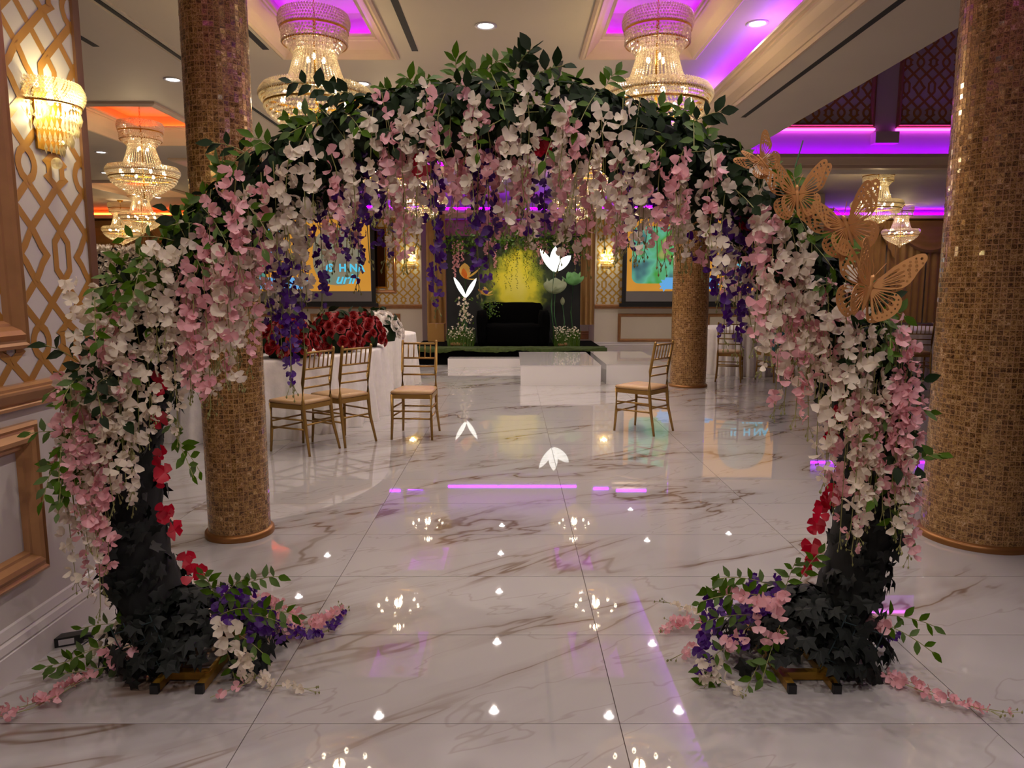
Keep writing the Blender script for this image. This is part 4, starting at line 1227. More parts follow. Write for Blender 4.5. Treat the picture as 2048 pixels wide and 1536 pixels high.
# box and papers on the table behind, bottle on the far table
o = MB().box(-.12, .12, -.08, .08, 0, .06).build('box', 'cardboard', loc=(-1.72, 10.6, .755)); tag(o, 'flat brown box lying on the white table behind the roses', 'box')
o = MB().lathe([(.001, 0), (.034, .002), (.034, .15), (.014, .19), (.014, .205)], 14).build('water_bottle', 'bottle_clear', smooth=True, loc=(4.35, 12.2, .755))
tag(o, 'clear plastic water bottle with blue cap on the round table', 'bottle')
MB().lathe([(.016, .2), (.016, .225), (.001, .226)], 12).build('cap', 'blue_cap', o)

# ================================================================ STAGE
SX0, SX1, SY0, SY1, SH = -1.92, 1.72, 13.35, 15.6, .30
st = thing('stage', 'low stage with black skirt and green moss carpet before the backdrop', 'stage', ((SX0 + SX1) / 2, (SY0 + SY1) / 2, 0))
hw_, hd_s = (SX1 - SX0) / 2, (SY1 - SY0) / 2
MB().box(-hw_, hw_, -hd_s, hd_s, 0, SH - .01).build('skirt', 'black_velvet', st)
mo = MB(); nx, ny = 60, 26
rm = random.Random(3)
for j in range(ny + 1):
    for i in range(nx + 1):
        x = -hw_ - .04 + (2 * hw_ + .08) * i / nx; y = -hd_s - .08 + .5 * j / ny
        z = SH + .008 + .012 * math.sin(x * 9 + y * 7) * math.cos(y * 11) + rm.uniform(0, .008)
        if j == 0: z = SH - .05 + .02 * math.sin(x * 6) + rm.uniform(-.012, .012); y += .01
        mo.v.append((x, y, z))
for j in range(ny):
    for i in range(nx):
        a = j * (nx + 1) + i; mo.f.append((a, a + 1, a + nx + 2, a + nx + 1))
mo.build('moss_carpet', 'moss', st, True)
# step and plinths
o = MB().box(-.66, .66, -.19, .19, 0, .155).build('step', 'acrylic', loc=(-.50, 13.13, 0)); tag(o, 'long low white step against the black stage skirt', 'step')
def plinth(x0, x1, y0, y1, h, label):
    m = MB(); cx, cy = (x0 + x1) / 2, (y0 + y1) / 2
    m.box(x0 - cx, x1 - cx, y0 - cy, y1 - cy, 0, h)
    t = thing('plinth', label, 'platform', (cx, cy, 0))
    m.build('plinth_body', 'acrylic', t)
    MB().box(x0 - cx - .004, x1 - cx + .004, y0 - cy - .004, y1 - cy + .004, h, h + .006).build('plinth_top', 'acrylic', t)
    return t
plinth(.125, 1.30, 10.46, 12.7, .291, 'glossy white platform box in front of the stage steps')
plinth(1.40, 2.30, 10.62, 12.8, .291, 'glossy white platform box between its twin and the glitter column')
# draped settee
sf = thing('settee', 'two-seat settee draped in black velvet on the mossy stage', 'sofa', (.02, 14.22, SH - .009))
def soft_box(x0, x1, y0, y1, z0, z1, rr=.06, wob=.012, seed=1):
    bm = bmesh.new(); bmesh.ops.create_cube(bm, size=1)
    bmesh.ops.subdivide_edges(bm, edges=bm.edges, cuts=5, use_grid_fill=True)
    r = random.Random(seed)
    for v in bm.verts:
        c = v.co * 2
        k = [abs(c.x), abs(c.y), abs(c.z)]
        e = sum(1 for q in k if q > .99)
        sc = Vector(((x1 - x0) / 2, (y1 - y0) / 2, (z1 - z0) / 2))
        p = Vector((c.x * sc.x, c.y * sc.y, c.z * sc.z))
        if e >= 2:
            for i in range(3):
                if k[i] > .99: p[i] -= math.copysign(rr * (.35 if e == 2 else .5), p[i])
        p += Vector((r.gauss(0, wob), r.gauss(0, wob), r.gauss(0, wob * .5)))
        v.co = p + Vector(((x0 + x1) / 2, (y0 + y1) / 2, (z0 + z1) / 2))
    mb = MB(); bm.verts.index_update()
    mb.v = [tuple(v.co) for v in bm.verts]; mb.f = [tuple(v.index for v in f.verts) for f in bm.faces]
    bm.free(); return mb
soft_box(-.58, .58, -.40, .30, .0, .44, seed=1).build('seat', 'black_velvet', sf, True)
soft_box(-.58, .58, .12, .36, .30, .84, seed=2).build('backrest', 'black_velvet', sf, True)
soft_box(-.70, -.50, -.42, .34, .0, .70, seed=3).build('armrest', 'black_velvet', sf, True)
soft_box(.50, .70, -.42, .34, .0, .70, seed=4).build('armrest', 'black_velvet', sf, True)
# backdrop
BD = 15.05
bd = thing('backdrop', 'printed forest backdrop with a yellow clearing, edged with leaves and pink wisteria', 'backdrop', (.03, BD, SH - .009))
MB().box(-1.36, 1.36, -.03, .0, 0, 2.18).build('printed_cloth', 'forest', bd)
for s in (-1, 1): MB().box(s * 1.36 - .03, s * 1.36 + .03, 0, .06, 0, 2.18).build('post', 'black', bd)
MB().box(-1.39, 1.39, 0, .06, 2.13, 2.19).build('post', 'black', bd)
rb = random.Random(8)
lf = [(LEAF[rb.randint(0, 2)], basis(Vector((x, -.06 + rb.uniform(-.06, .06), 2.12 + rb.gauss(0, .09) - (.25 * rb.random() if abs(x) > .95 else 0))), (rb.uniform(-1, 1), -1, rb.uniform(-1, 1)), roll=rb.uniform(0, 6)) @ Matrix.Scale(1.9, 4)) for x in [rb.uniform(-1.45, 1.45) for _ in range(620)]]
join_inst(lf, 'leaf_garland', 'leaf_green', bd)
for x, L in ((-1.22, .75), (-1.14, .55), (-1.05, .42), (-.38, .55), (-.55, .3), (.50, .34), (.58, .5), (.68, .3), (1.02, .36), (1.1, .3), (1.26, .5), (1.33, .42), (.25, .2), (-.15, .22)):
    fl_ = []
    for k in range(int(L / .022)):
        z = 2.08 - k * .022
        for _ in range(2): fl_.append((PINK[rb.randint(0, 3)], basis(Vector((x + rb.uniform(-.03, .03), -.06 + rb.uniform(-.03, .02), z)), (rb.uniform(-1, 1), -1, rb.uniform(-.5, .5)), roll=rb.uniform(0, 6)) @ Matrix.Scale(.75, 4)))
    join_inst(fl_, 'wisteria_strand', 'red_petal' if False else 'pink_petal', bd)
vn = []
for k in range(24):
    x = rb.uniform(-.35, .75); L = rb.uniform(.35, 1.0)
    for q in range(int(L / .03)):
        vn.append((LEAF[rb.randint(0, 2)], basis(Vector((x + rb.uniform(-.03, .03), -.045, 2.05 - q * .03)), (rb.uniform(-1, 1), -1, rb.uniform(-1, 1)), roll=rb.uniform(0, 6)) @ Matrix.Scale(.6, 4)))
join_inst(vn, 'hanging_vines', 'leaf_green', bd)

# giant flowers: petals of parametric shape
def petal(L, W, bend, cup, nu=7, nt=9):
    vs = []; fs = []
    for j in range(nt):
        t = j / (nt - 1); w = W * math.sin(PI * min(1, .06 + t * .94)) ** .7 * (1.0 if t < .98 else .3)
        for i in range(nu):
            u = -1 + 2 * i / (nu - 1)
            vs.append((u * w / 2, bend * L * t * t - cup * w * (1 - u * u) * .5, L * t))
    for j in range(nt - 1):
        for i in range(nu - 1):
            a = j * nu + i; fs.append((a, a + 1, a + nu + 1, a + nu))
    return vs, fs
def big_flower(label, base, head, petals, stem_m='plant_green', name='giant_flower', thick=.012):
    base = Vector(base); head = Vector(head)
    t = thing(name, label, 'flower', base)
    mid = (base + head) / 2 + Vector((.06 * (1 if head.x > base.x else -1), -.02, .05))
    MB().tube([Vector((0, 0, 0)), mid - base, head - base], thick, 7).build('stalk', stem_m, t, True)
    for (az, el, L, W, cup, m) in petals:
        vs, fs = petal(L, W, .12, cup)
        M = Matrix.Translation(head - base) @ Matrix.Rotation(D(az), 4, 'Z') @ Matrix.Rotation(D(el), 4, 'X')
        ob = MB().add(vs, fs, M).build('petal', m, t, True)
    return t
ZS = SH - .009
def sp(px, py, Y): return at(px, py, Y)
h = sp(931, 595, 14.3)
big_flower('white neon flower with two glowing petals in a V over white blossoms', (h.x, 14.3, ZS), h, [(0, 0, .05, .03, 0, 'plant_green')], name='neon_flower')
def neon_petals(root, head, defs):
    for ang, L, W in defs:
        vs, fs = petal(L, W, 0, .3)
        M = Matrix.Translation(head) @ Matrix.Rotation(D(ang), 4, 'Y')
        MB().add(vs, fs, M).build('neon_petal', 'neon_white', root, True)
nf1 = [o for o in bpy.data.objects if o.name.startswith('neon_flower')][-1]
neon_petals(nf1, h - Vector(nf1.location), ((-30, .46, .09), (30, .44, .09)))
h = sp(1108, 542, 14.08)
nf2 = big_flower('white neon lily with three glowing petals beside the organza poppies', (h.x + .02, 14.08, ZS), h, [(0, 0, .05, .03, 0, 'plant_green')], name='neon_flower')
neon_petals(nf2, h - Vector(nf2.location), ((-33, .50, .13), (3, .47, .19), (48, .44, .18)))
h = sp(1110, 580, 14.45)
big_flower('large pale organza poppy below the neon lily', (h.x + .1, 14.45, ZS), h - Vector((0, 0, .06)), [(az, 55 if k % 2 else 35, .34, .34, .4, 'organza') for k, az in enumerate(range(0, 360, 45))])
h = sp(1147, 560, 14.74)
big_flower('green tinted organza poppy beside the pale one', (h.x + .02, 14.74, ZS), h - Vector((0, 0, .1)), [(az, 60 if k % 2 else 35, .30, .26, .3, 'organza_green') for k, az in enumerate(range(0, 360, 51))])
h = sp(931, 556, 14.5)
big_flower('yellow flower with orange heart on a curved green stalk', (h.x + .08, 14.5, ZS), h, [(100, 62, .36, .22, .3, 'yellow_petal'), (200, 15, .30, .24, .3, 'yellow_petal'), (60, 100, .26, .16, .3, 'yellow_petal'), (-40, 25, .2, .15, .3, 'orange_petal'), (20, 95, .16, .1, .3, 'orange_petal')])
h = sp(970, 590, 14.6)
big_flower('yellow lily half hidden behind purple strands at the settee', (h.x, 14.6, ZS), h, [(120, 70, .2, .13, .3, 'yellow_petal'), (240, 60, .2, .13, .3, 'orange_petal'), (0, 40, .2, .13, .3, 'yellow_petal'), (60, 90, .2, .12, .3, 'yellow_petal')])
h = sp(1125, 610, 14.6)
big_flower('closed pale bud on a green stalk near the settee arm', (h.x - .03, 14.6, ZS), h, [(0, 8, .16, .09, .5, 'organza'), (120, 8, .16, .09, .5, 'organza'), (240, 8, .16, .09, .5, 'organza')])
# flower beds
def bed(px0, px1, label, seed):
    r = random.Random(seed); x0, x1 = at(px0, 690, 14.2).x, at(px1, 690, 14.2).x
    c = (x0 + x1) / 2; t = thing('flower_bed', label, 'plants', (c, 14.15, ZS))
    g = MB()
    for _ in range(420):
        x, y = r.uniform(x0 - c, x1 - c), r.uniform(-.22, .22); hgt = r.uniform(.12, .42); dx, dy = r.uniform(-.08, .08), r.uniform(-.05, .05)
        g.add([(x - .006, y, 0), (x + .006, y, 0), (x + dx, y + dy, hgt)], [(0, 1, 2)])
    g.build('grass_blades', 'leaf_green', t, kind='stuff')
    ww_ = [(WHITE[r.randint(0, 3)], basis(Vector((r.uniform(x0 - c, x1 - c), r.uniform(-.24, .2), r.uniform(.12, .38))), (r.uniform(-.5, .5), -1, r.uniform(0, 1)), roll=r.uniform(0, 6)) @ Matrix.Scale(.55, 4)) for _ in range(130)]
    join_inst(ww_, 'white_florets', 'white_petal', t)
    m = MB()
    for _ in range(7):
        q_ = r.uniform(.06, .11); m.ball((r.uniform(x0 - c + .1, x1 - c - .1), r.uniform(-.2, .1), q_ * .4), q_, 9, 5, .5)
    m.build('bark_mulch', 'straw', t, True, kind='stuff')
    return t
bed(898, 948, 'bed of tiny white flowers and grass under the V-shaped neon petals', 1)
bed(1108, 1157, 'bed of tiny white flowers and grass under the organza poppies', 2)
r = random.Random(6); p0 = at(930, 690, 14.25)
t = thing('blossom_spray', 'upright spray of white blossoms and leaves below the V-shaped neon petals', 'flowers', (p0.x, 14.22, ZS))
MB().tube([(0, 0, 0), (.01, 0, .95)], .012, 6).build('stalk', 'plant_green', t)
for k in range(60): inst('white_blossom', WHITE[r.randint(0, 3)], basis(Vector((r.gauss(0, .07), -.05 + r.gauss(0, .03), r.uniform(.3, .95))), (r.uniform(-1, 1), -1, r.uniform(-.3, 1)), roll=r.uniform(0, 6)) @ Matrix.Scale(.95, 4), t)
for k in range(50): inst('green_leaf', LEAF[r.randint(0, 2)], basis(Vector((r.gauss(0, .08), -.03, r.uniform(.2, .95))), (r.uniform(-1, 1), -1, r.uniform(-.3, 1)), roll=r.uniform(0, 6)) @ Matrix.Scale(1.3, 4), t)
t = thing('trailing_plant', 'bright green trailing plant spilling over the black settee back', 'plant', (at(980, 605, 14.3).x, 14.28, at(980, 612, 14.3).z))
for k in range(120): inst('green_leaf', LEAF[r.randint(0, 2)], basis(Vector((r.gauss(0, .09), -.12 + r.uniform(-.05, .05), r.uniform(-.22, .1) )), (r.uniform(-1, 1), -1, r.uniform(-.3, 1)), roll=r.uniform(0, 6)) @ Matrix.Scale(.9, 4), t)
MB().tube([(0, -.1, .08), (0, -.12, -.15)], .006, 5).build('stalk', 'plant_green', t)

# ---- curtains: pleated panels and swags
def drape(name, x0, x1, z0, z1, Y, folds, amp, m, parent):
    mb = MB(); n = folds * 6
    for j, z in enumerate((z1, (z0 + z1) / 2, z0)):
        for i in range(n + 1):
            u = i / n
            mb.v.append((x0 + (x1 - x0) * u, Y - amp * (1 + math.sin(2 * PI * folds * u + .6 * math.sin(u * 9))) * (.8 + .2 * j), z))
    for j in range(2):
        for i in range(n):
            a = j * (n + 1) + i; mb.f.append((a, a + 1, a + n + 2, a + n + 1))
    return mb.build(name, m, parent, True)
def swag(x0, x1, z, sag, Y, m, parent, rows=14, n=26, drop0=.10, fringe=True):
    mb = MB()
    for j in range(rows):
        v = j / (rows - 1)
        for i in range(n + 1):
            u = i / n; par = 4 * u * (1 - u)
            mb.v.append((x0 + (x1 - x0) * u, Y - .10 * par * (.4 + .6 * math.sin(v * PI)) - .02 * math.sin(v * rows * 1.9) * par - .02, z - drop0 * v * .3 - sag * v * par ** .8))
    for j in range(rows - 1):
        for i in range(n):
            a = j * (n + 1) + i; mb.f.append((a, a + 1, a + n + 2, a + n + 1))
    o = mb.build('swag', m, parent, True)
    if fringe:
        fr = MB()
        for i in range(n):
            a = (rows - 1) * (n + 1) + i; p, q = Vector(mb.v[a]), Vector(mb.v[a + 1])
            fr.add([p, q, q - Vector((0, 0, .07)), p - Vector((0, 0, .07 + .02 * (i % 2)))], [(0, 1, 2, 3)])
        fr.build('fringe', 'drape_fringe', o)
    return o
def tail(x, z, L, W, Y, m, parent, sg=1):
    mb = MB(); n = 18
    for i in range(n + 1):
        u = i / n; xx = x + sg * W * (u - .5); yy = Y - .05 - .035 * math.sin(u * 22)
        mb.v += [(xx, yy, z), (xx, yy, z - L * (.35 + .65 * u))]
    for i in range(n): mb.f.append((2 * i, 2 * i + 1, 2 * i + 3, 2 * i + 2))
    o = mb.build('swag_tail', m, parent, True)
    fr = MB()
    for i in range(n):
        p, q = Vector(mb.v[2 * i + 1]), Vector(mb.v[2 * i + 3])
        fr.add([p, q, q - Vector((0, 0, .06)), p - Vector((0, 0, .06))], [(0, 1, 2, 3)])
    fr.build('fringe', 'drape_fringe', o)
def window_drapes(label, cx, w, Y, m, z0=.48, z1=3.22, sm=None, nswag=2, fringe=True):
    t = thing('curtain', label, 'curtain', (cx, Y, z0))
    sm = sm or m; Z = z1 - z0
    k = 4
    for i in range(k):
        a = -w / 2 + w * i / k
        drape('curtain_panel', a + .02, a + w / k - .03, 0, Z, -.06, 5, .035, m, t)
    MB().tube([(-w / 2 - .1, -.12, Z), (w / 2 + .1, -.12, Z)], .03, 10).build('curtain_rod', 'gold_metal', t)
    for i in range(nswag):
        a = -w / 2 + w * i / nswag
        swag(a + .12, a + w / nswag - .12, Z, .75, -.16, sm, t, fringe=fringe)
    for i in range(nswag + 1):
        tail(-w / 2 + w * i / nswag, Z, 1.05, .38, -.14, sm, t, 1 if i % 2 else -1)
    return t
window_drapes('pink swagged silk curtains over the alcove behind the backdrop', -.08, 3.2, AD, 'drape_pink', .3, 3.0, nswag=2, fringe=False)
window_drapes('gold fringed swag curtains at the end of the orange-lit wing', -10.0, 4.2, WING, 'drape_gold')
window_drapes('pale gold curtains with fringed swags at the end of the purple-lit wing', 10.2, 4.4, WING, 'drape_gold')
# gold panels flanking the backdrop
for x0, x1, lb in ((at(854, 600, 15.9).x, at(892, 600, 15.9).x, 'gold pleated drape panel behind the cardboard box'), (at(1157, 600, 15.9).x, at(1188, 600, 15.9).x, 'gold pleated drape panel beside the wall outlet')):
    t = thing('curtain', lb, 'curtain', ((x0 + x1) / 2, 15.9, 0))
    drape('curtain_panel', -(x1 - x0) / 2, (x1 - x0) / 2, .62 if 'outlet' in lb else .02, CEIL - .01, 0, 3, .03, 'drape_gold', t)
    MB().tube([(-(x1 - x0) / 2, -.03, CEIL - .02), ((x1 - x0) / 2, -.03, CEIL - .02)], .02, 8).build('curtain_rod', 'gold_metal', t)
p = at(873, 682, 15.3)
o = thing('cardboard_box', 'tall brown cardboard box beside the backdrop', 'box', (p.x, 15.4, ZS))
MB().box(-.17, .17, -.14, .14, 0, .38).build('carton', 'cardboard', o)
MB().box(-.02, .02, -.1415, .1415, .28, .3815).build('packing_tape', 'drape_gold', o)
o = MB().box(-.03, .03, -.006, 0, -.05, .05).build('outlet_plate', 'label_white', loc=(1.55, AD - .001, .62))
tag(o, 'white wall outlet plate low on the alcove wall', 'outlet')

# ================================================================ PROJECTION SCREENS
def text_obj(body, size, loc, m, parent, shear=0.0, bold=0.0):
    cu = bpy.data.curves.new('lettering', 'FONT'); cu.body = body; cu.size = size; cu.shear = shear; cu.offset = bold; cu.extrude = .002
    cu.align_x = 'RIGHT'
    o = bpy.data.objects.new('lettering', cu); COL.objects.link(o); bpy.context.view_layer.update()
    me = bpy.data.meshes.new_from_object(o.evaluated_get(bpy.context.evaluated_depsgraph_get()))
    bpy.data.objects.remove(o); me.materials.clear(); me.materials.append(MATS[m])
    o = bpy.data.objects.new('lettering', me); COL.objects.link(o); o.parent = parent
    o.location = loc; o.rotation_euler = (PI / 2, 0, 0)
    return o
def screen(cx, label):
    W, z0, z1 = 3.66, 1.03, 3.28
    t = thing('projection_screen', label, 'screen', (cx, BW - .16, 0), group='projection screens on the back wall')
    MB().box(-W / 2, W / 2, -.02, .0, z0, z1).build('border', 'black', t)
    MB().box(-W / 2 - .05, W / 2 + .05, -.05, .03, z0 - .03, z0 + .05).build('weight_bar', 'black', t)
    MB().box(-W / 2 - .1, W / 2 + .1, -.08, .06, z1, z1 + .13).build('housing', 'black', t)
    MB().box(-W / 2 + .09, W / 2 - .09, -.024, -.019, z0 + .09, z1 - .02).build('screen_cloth', 'screen_grey', t)
    sl = MB().box(-W / 2 + .1, W / 2 - .1, -.028, -.024, z0 + .32, z1 - .34).build('slide', 'slide_orange', t)
    def blob(x0, x1, a, b, y, m, nm, cr=.2, wob=0.0):
        pts = []
        for (cx_, cz_, s) in ((x1 - cr, b - cr, 0), (x0 + cr, b - cr, 90), (x0 + cr, a + cr, 180), (x1 - cr, a + cr, 270)):
            for k in range(7):
                q = D(s + 15 * k); w = 1 + wob * math.sin(q * 5 + k)
                pts.append((cx_ + cr * w * math.cos(q), y, cz_ + cr * w * math.sin(q)))
        n = len(pts); m_ = MB(); m_.v = pts + [(x, y + .003, z) for x, _, z in pts]
        m_.f = [tuple(range(n)), tuple(range(2 * n - 1, n - 1, -1))] + [(i, (i + 1) % n, n + (i + 1) % n, n + i) for i in range(n)]
        return m_.build(nm, m, t)
    blob(-1.62, -.62, 1.52, 2.78, -.032, 'slide_photo', 'photo', .16)
    blob(-.6, -.2, 2.0, 2.8, -.032, 'slide_blue', 'blue_shape', .15, .2)
    blob(-.98, .35, 1.36, 1.62, -.034, 'slide_blue', 'blue_shape', .12, .3)
    blob(.45, 1.55, 1.48, 2.75, -.030, 'slide_dim', 'photo', .5)
    text_obj('IS  H NA', .235, (1.60, -.036, 1.79), 'slide_cyan', t, 0, .008)
    text_obj('urin', .32, (1.45, -.036, 1.52), 'slide_cyan', t, .35, .006)
    return t
screen(at(745, 500, BW).x - 1.83 + .08, 'projection screen with orange slide and cyan letters, behind the red roses')
screen(at(1245, 500, BW).x + 1.83 - .02, 'projection screen with orange slide, behind the glitter mosaic column')

# mirror panel on the back wall
pm = at(758, 516, BW)
t = thing('wall_mirror', 'narrow amber mirror panel in gold frame beside the projection screen', 'mirror', (pm.x, BW, 0))
mz0, mz1 = at(758, 573, BW).z, at(758, 458, BW).z
MB().box(-.14, .14, -.02, -.012, mz0, mz1).build('mirror_glass', 'mirror_amber', t)
mb = MB().sweep_rect(-.17, .17, mz0 - .04, mz1 + .04, [(d * .05, z) for d, z in FPROF])
mb.v = [(x, -z, y) for x, y, z in mb.v]; mb.build('mirror_frame', 'gold_metal', t)

# ================================================================ CHANDELIERS
def make_chandelier():
    root = bpy.data.objects.new('chandelier', None); COL.objects.link(root)
    # origin at the main ring's height
    rng_ = random.Random(4)
    def rows(spec, r=.010, mm=None):
        m = mm or MB()
        for R, z, n, ph in spec:
            for i in range(n):
                a = 2 * PI * (i + ph) / n
                m.octa((R * math.cos(a), R * math.sin(a), z), r, r * 1.15)
        return m
    # top crown
    MB().lathe([(.262, .50), (.266, .50), (.266, .516), (.262, .516), (.262, .50)], 40).build('crown_hoop', 'gold_metal', root)
    MB().lathe([(.245, .40), (.25, .40), (.25, .412), (.245, .412), (.245, .40)], 40).build('crown_hoop', 'gold_metal', root)
    rows([(.262 + .012 * math.sin(PI * k / 5), .52 + .021 * k, 78, .5 * (k % 2)) for k in range(6)], .0105).build('crown_beads', 'crystal', root, kind='stuff')
    rows([(.25, .485 - .024 * k, 60, .5 * (k % 2)) for k in range(4)] + [(.225 - .02 * k, .40 - .024 * k, 44, .5 * (k % 2)) for k in range(4)], .0115).build('crown_drops', 'crystal', root, kind='stuff')
    # waist strings
    m = MB()
    for i in range(44):
        a = 2 * PI * i / 44
        for k in range(24):
            t = k / 23; R = .135 + .115 * t ** 1.5; z = .47 - .42 * t
            m.octa((R * math.cos(a), R * math.sin(a), z), .0095, .011)
    m.build('waist_strings', 'crystal', root, kind='stuff')
    # main ring
    MB().lathe([(.40, -.005), (.432, -.005), (.432, .012), (.40, .012), (.40, -.005)], 60).build('main_hoop', 'gold_metal', root)
    MB().lathe([(.385, -.075), (.41, -.075), (.41, -.062), (.385, -.062), (.385, -.075)], 60).build('lower_hoop', 'gold_metal', root)
    rows([(.395 + .045 * math.sin(.35 + PI * .85 * k / 6), .065 - .020 * k, 116, .5 * (k % 2)) for k in range(7)], .0115).build('ring_beads', 'crystal', root, kind='stuff')
    bl = []
    for k in range(12):
        t = k / 11; R = .40 * (1 - .93 * t ** 1.25); z = -.085 - .25 * t ** .85
        bl.append((R, z, max(6, int(R * 200)), .5 * (k % 2)))
    rows(bl, .0125).build('bowl_crystals', 'crystal', root, kind='stuff')
    MB().ball((0, 0, -.36), .03, 10, 6).build('finial', 'crystal', root, True)
    MB().tube([(0, 0, -.34), (0, 0, .60)], .012, 8).build('stem', 'gold_metal', root)
    for i in range(8):
        a = 2 * PI * i / 8
        MB().ball((.27 * math.cos(a), .27 * math.sin(a), -.01), .02, 8, 5, 1.5).build('bulb', 'bulb_glow', root, True)
    for i in range(3):
        a = 2 * PI * (i + .3) / 3
        MB().ball((.07 * math.cos(a), .07 * math.sin(a), .30), .016, 8, 5, 1.6).build('bulb', 'bulb_glow', root, True)
    ch = MB()
    for k in range(9):
        M = Matrix.Translation((0, 0, .62 + .03 * k)) @ Matrix.Rotation(PI / 2 * (k % 2), 4, 'Z')
        ch.tube([M @ Vector((.008 * math.cos(q * PI / 3), 0, .018 * math.sin(q * PI / 3))) for q in range(7)], .003, 5, False)
    ch.build('chain', 'gold_metal', root)
    MB().lathe([(.001, .93), (.07, .93), (.06, .90), (.02, .87), (.012, .86), (.012, .85)], 16).build('canopy', 'gold_metal', root, True)
    light('chandelier_light', 'POINT', (0, 0, -.05), W_CHAND, (1.0, .74, .39), root, shadow_soft_size=.05)
    light('chandelier_light', 'POINT', (0, 0, .30), W_CHAND * .4, (1.0, .80, .48), root, shadow_soft_size=.03)
    return root
ch0 = make_chandelier()
CH = [(-1.56, 6.0, 2.915, 'crystal chandelier hanging between the slim mosaic column and the black ceiling slot', None), (1.15, 6.0, 2.915, 'crystal chandelier hanging beside the purple-washed strip of ceiling along the dropped beam', None)]
CH += [(x, y, 2.915, 'crystal chandelier glimpsed through the hanging blossoms under a purple-lit coffer', 'chandeliers behind the blossom fringe') for y in (9.4, 12.9) for x in (-1.56, 1.15)]
CH += [(-4.8, 9.65, 2.90, 'crystal empire chandelier hanging from the orange-lit ceiling coffer', None),
       (-7.85, 15.6, 2.915, 'crystal chandelier before the gold curtains, the larger of an overlapping pair', None), (-9.35, 17.6, 2.80, 'crystal chandelier half hidden behind another before the gold curtains', None),
       (6.58, 13.3, 2.90, 'crystal chandelier behind the raised-wing butterfly, under the wing ceiling', None), (9.85, 18.6, 2.82, 'crystal chandelier before the fringed swags of the purple-lit wing', None)]
for i, (x, y, z, lb, g) in enumerate(CH):
    c = ch0 if i == 0 else copy_tree(ch0)
    c.location = (x, y, z); c['label'] = lb; c['category'] = 'chandelier'
    if g: c['group'] = g
    elif 'group' in c: del c['group']
    for chd in c.children:       # chain and canopy follow each ceiling
        top = (CEIL + .36 if i < 7 or i == 7 else CEIL) - z
        if chd.name.startswith('canopy'): chd.location.z = top - .93
        if chd.name.startswith('chain'): chd.scale.z = max(.2, (top - .60) / .27); chd.location.z = .60 - .60 * chd.scale.z

# ---- sconces
def make_sconce():
    root = bpy.data.objects.new('wall_sconce', None); COL.objects.link(root)   # sticks out along local +X
    def half(spec, r, rz=None):
        m = MB()
        for R, z, n, ph in spec:
            for i in range(n):
                a = -PI / 2 + PI * (i + .5 * ph) / (n - 1 + .001)
                if a > PI / 2: continue
                m.octa((R * math.cos(a), R * math.sin(a), z), r, rz or r)
        return m
    MB().box(0, .012, -.10, .10, -.18, .06).build('back_plate', 'gold_metal', root)
    MB().lathe([(.145, 0), (.15, 0), (.15, .008), (.145, .008), (.145, 0)], 20, -PI / 2, PI / 2).build('hoop', 'gold_metal', root)
    half([(.148 + .016 * math.sin(PI * k / 7), .01 + .0115 * k, 34, k % 2) for k in range(8)], .0078).build('band_beads', 'crystal', root, kind='stuff')
    for (R, z, n) in ((.14, -.03, 22), (.125, -.075, 19), (.10, -.12, 16), (.06, -.16, 10)):
        half([(R, z + .022, n, 0)], .0075).build('bead_row', 'crystal', root, kind='stuff')
        half([(R, z - .012, n, 0)], .0085, .024).build('crystal_drops', 'crystal', root, kind='stuff')
    MB().ball((.03, 0, -.225), .024, 10, 7).build('crystal_ball', 'crystal', root)
    for s in (-1, 1): MB().ball((.06, s * .06, .02), .016, 8, 5, 1.6).build('bulb', 'bulb_glow', root, True)
    light('sconce_light', 'POINT', (.075, 0, .0), 9.0, (1.0, .86, .42), root, shadow_soft_size=.04)
    return root
s0 = make_sconce()
s0.location = (LW, 2.945, 2.115); s0.scale = (.84, .84, .95)
tag(s0, 'crystal bead wall sconce glowing yellow on the trellis wallpaper by the arch', 'sconce')
for px, py, lb in ((820, 518, 'crystal sconce on the back wall between the mirror and the gold drape'), (1213, 518, 'crystal sconce on the back wall between the alcove and the screen by the glitter column')):
    c = copy_tree(s0); p = at(px, py, BW); c.location = (p.x, BW, p.z); c.rotation_euler = (0, 0, -PI / 2); c.scale = (1.1, 1.1, 1.1); c['label'] = lb

# ---- downlights
def make_down():
    root = bpy.data.objects.new('downlight', None); COL.objects.link(root)
    MB().lathe([(.062, .0), (.088, -.001), (.09, -.006), (.075, -.010), (.062, -.004), (.062, 0)], 24).build('trim_ring', 'label_white', root, True)
    MB().lathe([(.001, -.003), (.062, -.003)], 20).build('lens', 'lens_glow', root)
    l = light('downlight_lamp', 'SPOT', (0, 0, -.02), W_DOWN * 4, (1.0, .89, .80), root, spot_size=D(150), spot_blend=.9, shadow_soft_size=.025)
    return root
d0 = make_down()
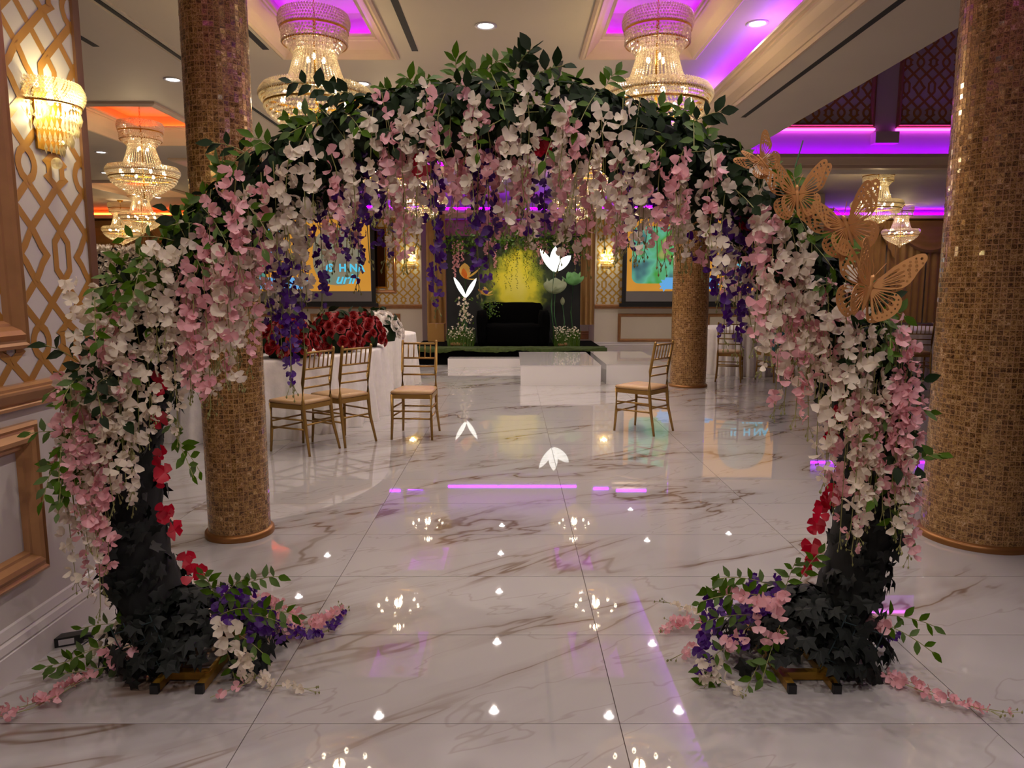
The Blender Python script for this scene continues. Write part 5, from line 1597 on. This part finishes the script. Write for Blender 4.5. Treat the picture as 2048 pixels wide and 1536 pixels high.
# every lamp in view answers to one seen in the photograph, directly or mirrored in the floor
DL = [(-.21, y) for y in (6.1, 7.85, 9.5, 11.2, 12.9, 14.5)] + [(1.95, y) for y in (6.05, 7.85, 9.45)] + [(-1.54, 7.75), (1.12, 7.75), (-1.54, 11.15), (1.12, 11.15)]
DL += [(-3.42, y) for y in (7.6, 9.4, 11.0, 12.8, 14.3)] + [(-6.35, 11.5), (-7.4, 13.5), (-8.2, 17.1), (2.65, 13.6), (2.65, 15.6), (4.37, 14.0), (8.4, 16.5)]
# the same rows run on overhead and behind the camera
DL += [(-.21, y) for y in (4.35, 2.6, .9, -.8)] + [(1.95, y) for y in (4.35, 2.6, .9)] + [(-1.54, 4.3), (-1.54, .9), (1.12, .9)]
for i, (x, y) in enumerate(DL):
    c = d0 if i == 0 else copy_tree(d0)
    c.location = (x, y, CEIL)
    if y < 5.5:
        for ch_ in c.children:
            if ch_.type == 'LIGHT': ch_.name = 'ceiling_lamp_%d_offscreen' % i
    tag(c, 'round recessed downlight with white trim glowing in the ceiling', 'ceiling light', 'recessed downlights in the white ceiling')

# ---- flower wall in the orange wing
t = thing('flower_wall', 'dark hedge panel with white flower clusters behind the near wall corner', 'flower wall', (-7.5, 14.0, 0))
MB().box(-1.2, 1.0, -.06, .06, 0, 2.18).build('hedge_panel', 'hedge', t)
r = random.Random(9)
fw_ = [(WHITE[r.randint(0, 5)], basis(Vector((r.uniform(-1.2, 1.0), -.09 + r.uniform(-.04, .02), 2.2 - abs(r.gauss(0, .35)))), (r.uniform(-1, 1), -1, r.uniform(-.3, 1)), roll=r.uniform(0, 6)) @ Matrix.Scale(2.2, 4)) for _ in range(420)]
join_inst(fw_, 'white_flowers', 'white_petal', t)

# ---- power adapter by the skirting
p = fl(138, 1287)
t = thing('power_adapter', 'small black power adapter with white label on the floor by the baseboard', 'adapter', (p.x, p.y, 0), .42)
MB().box(-.05, .05, -.022, .022, .001, .038).build('adapter_body', 'plastic_black', t)
MB().tube([(.05, 0, .02), (.066, 0, .02), (.085, 0, .02)], [.012, .014, .010], 10).build('plug', 'plastic_black', t)
MB().box(-.032, .022, -.0226, -.0215, .007, .030).build('rating_label', 'label_white', t)
q = [fl(x, y, .004) for x, y in ((165, 1280), (205, 1262), (150, 1300), (128, 1325), (135, 1345), (200, 1350))]
o = MB().tube(q, .0018, 5).build('power_cord', 'plastic_black', t); o.matrix_parent_inverse = (Matrix.Translation((p.x, p.y, 0)) @ Matrix.Rotation(.42, 4, 'Z')).inverted()
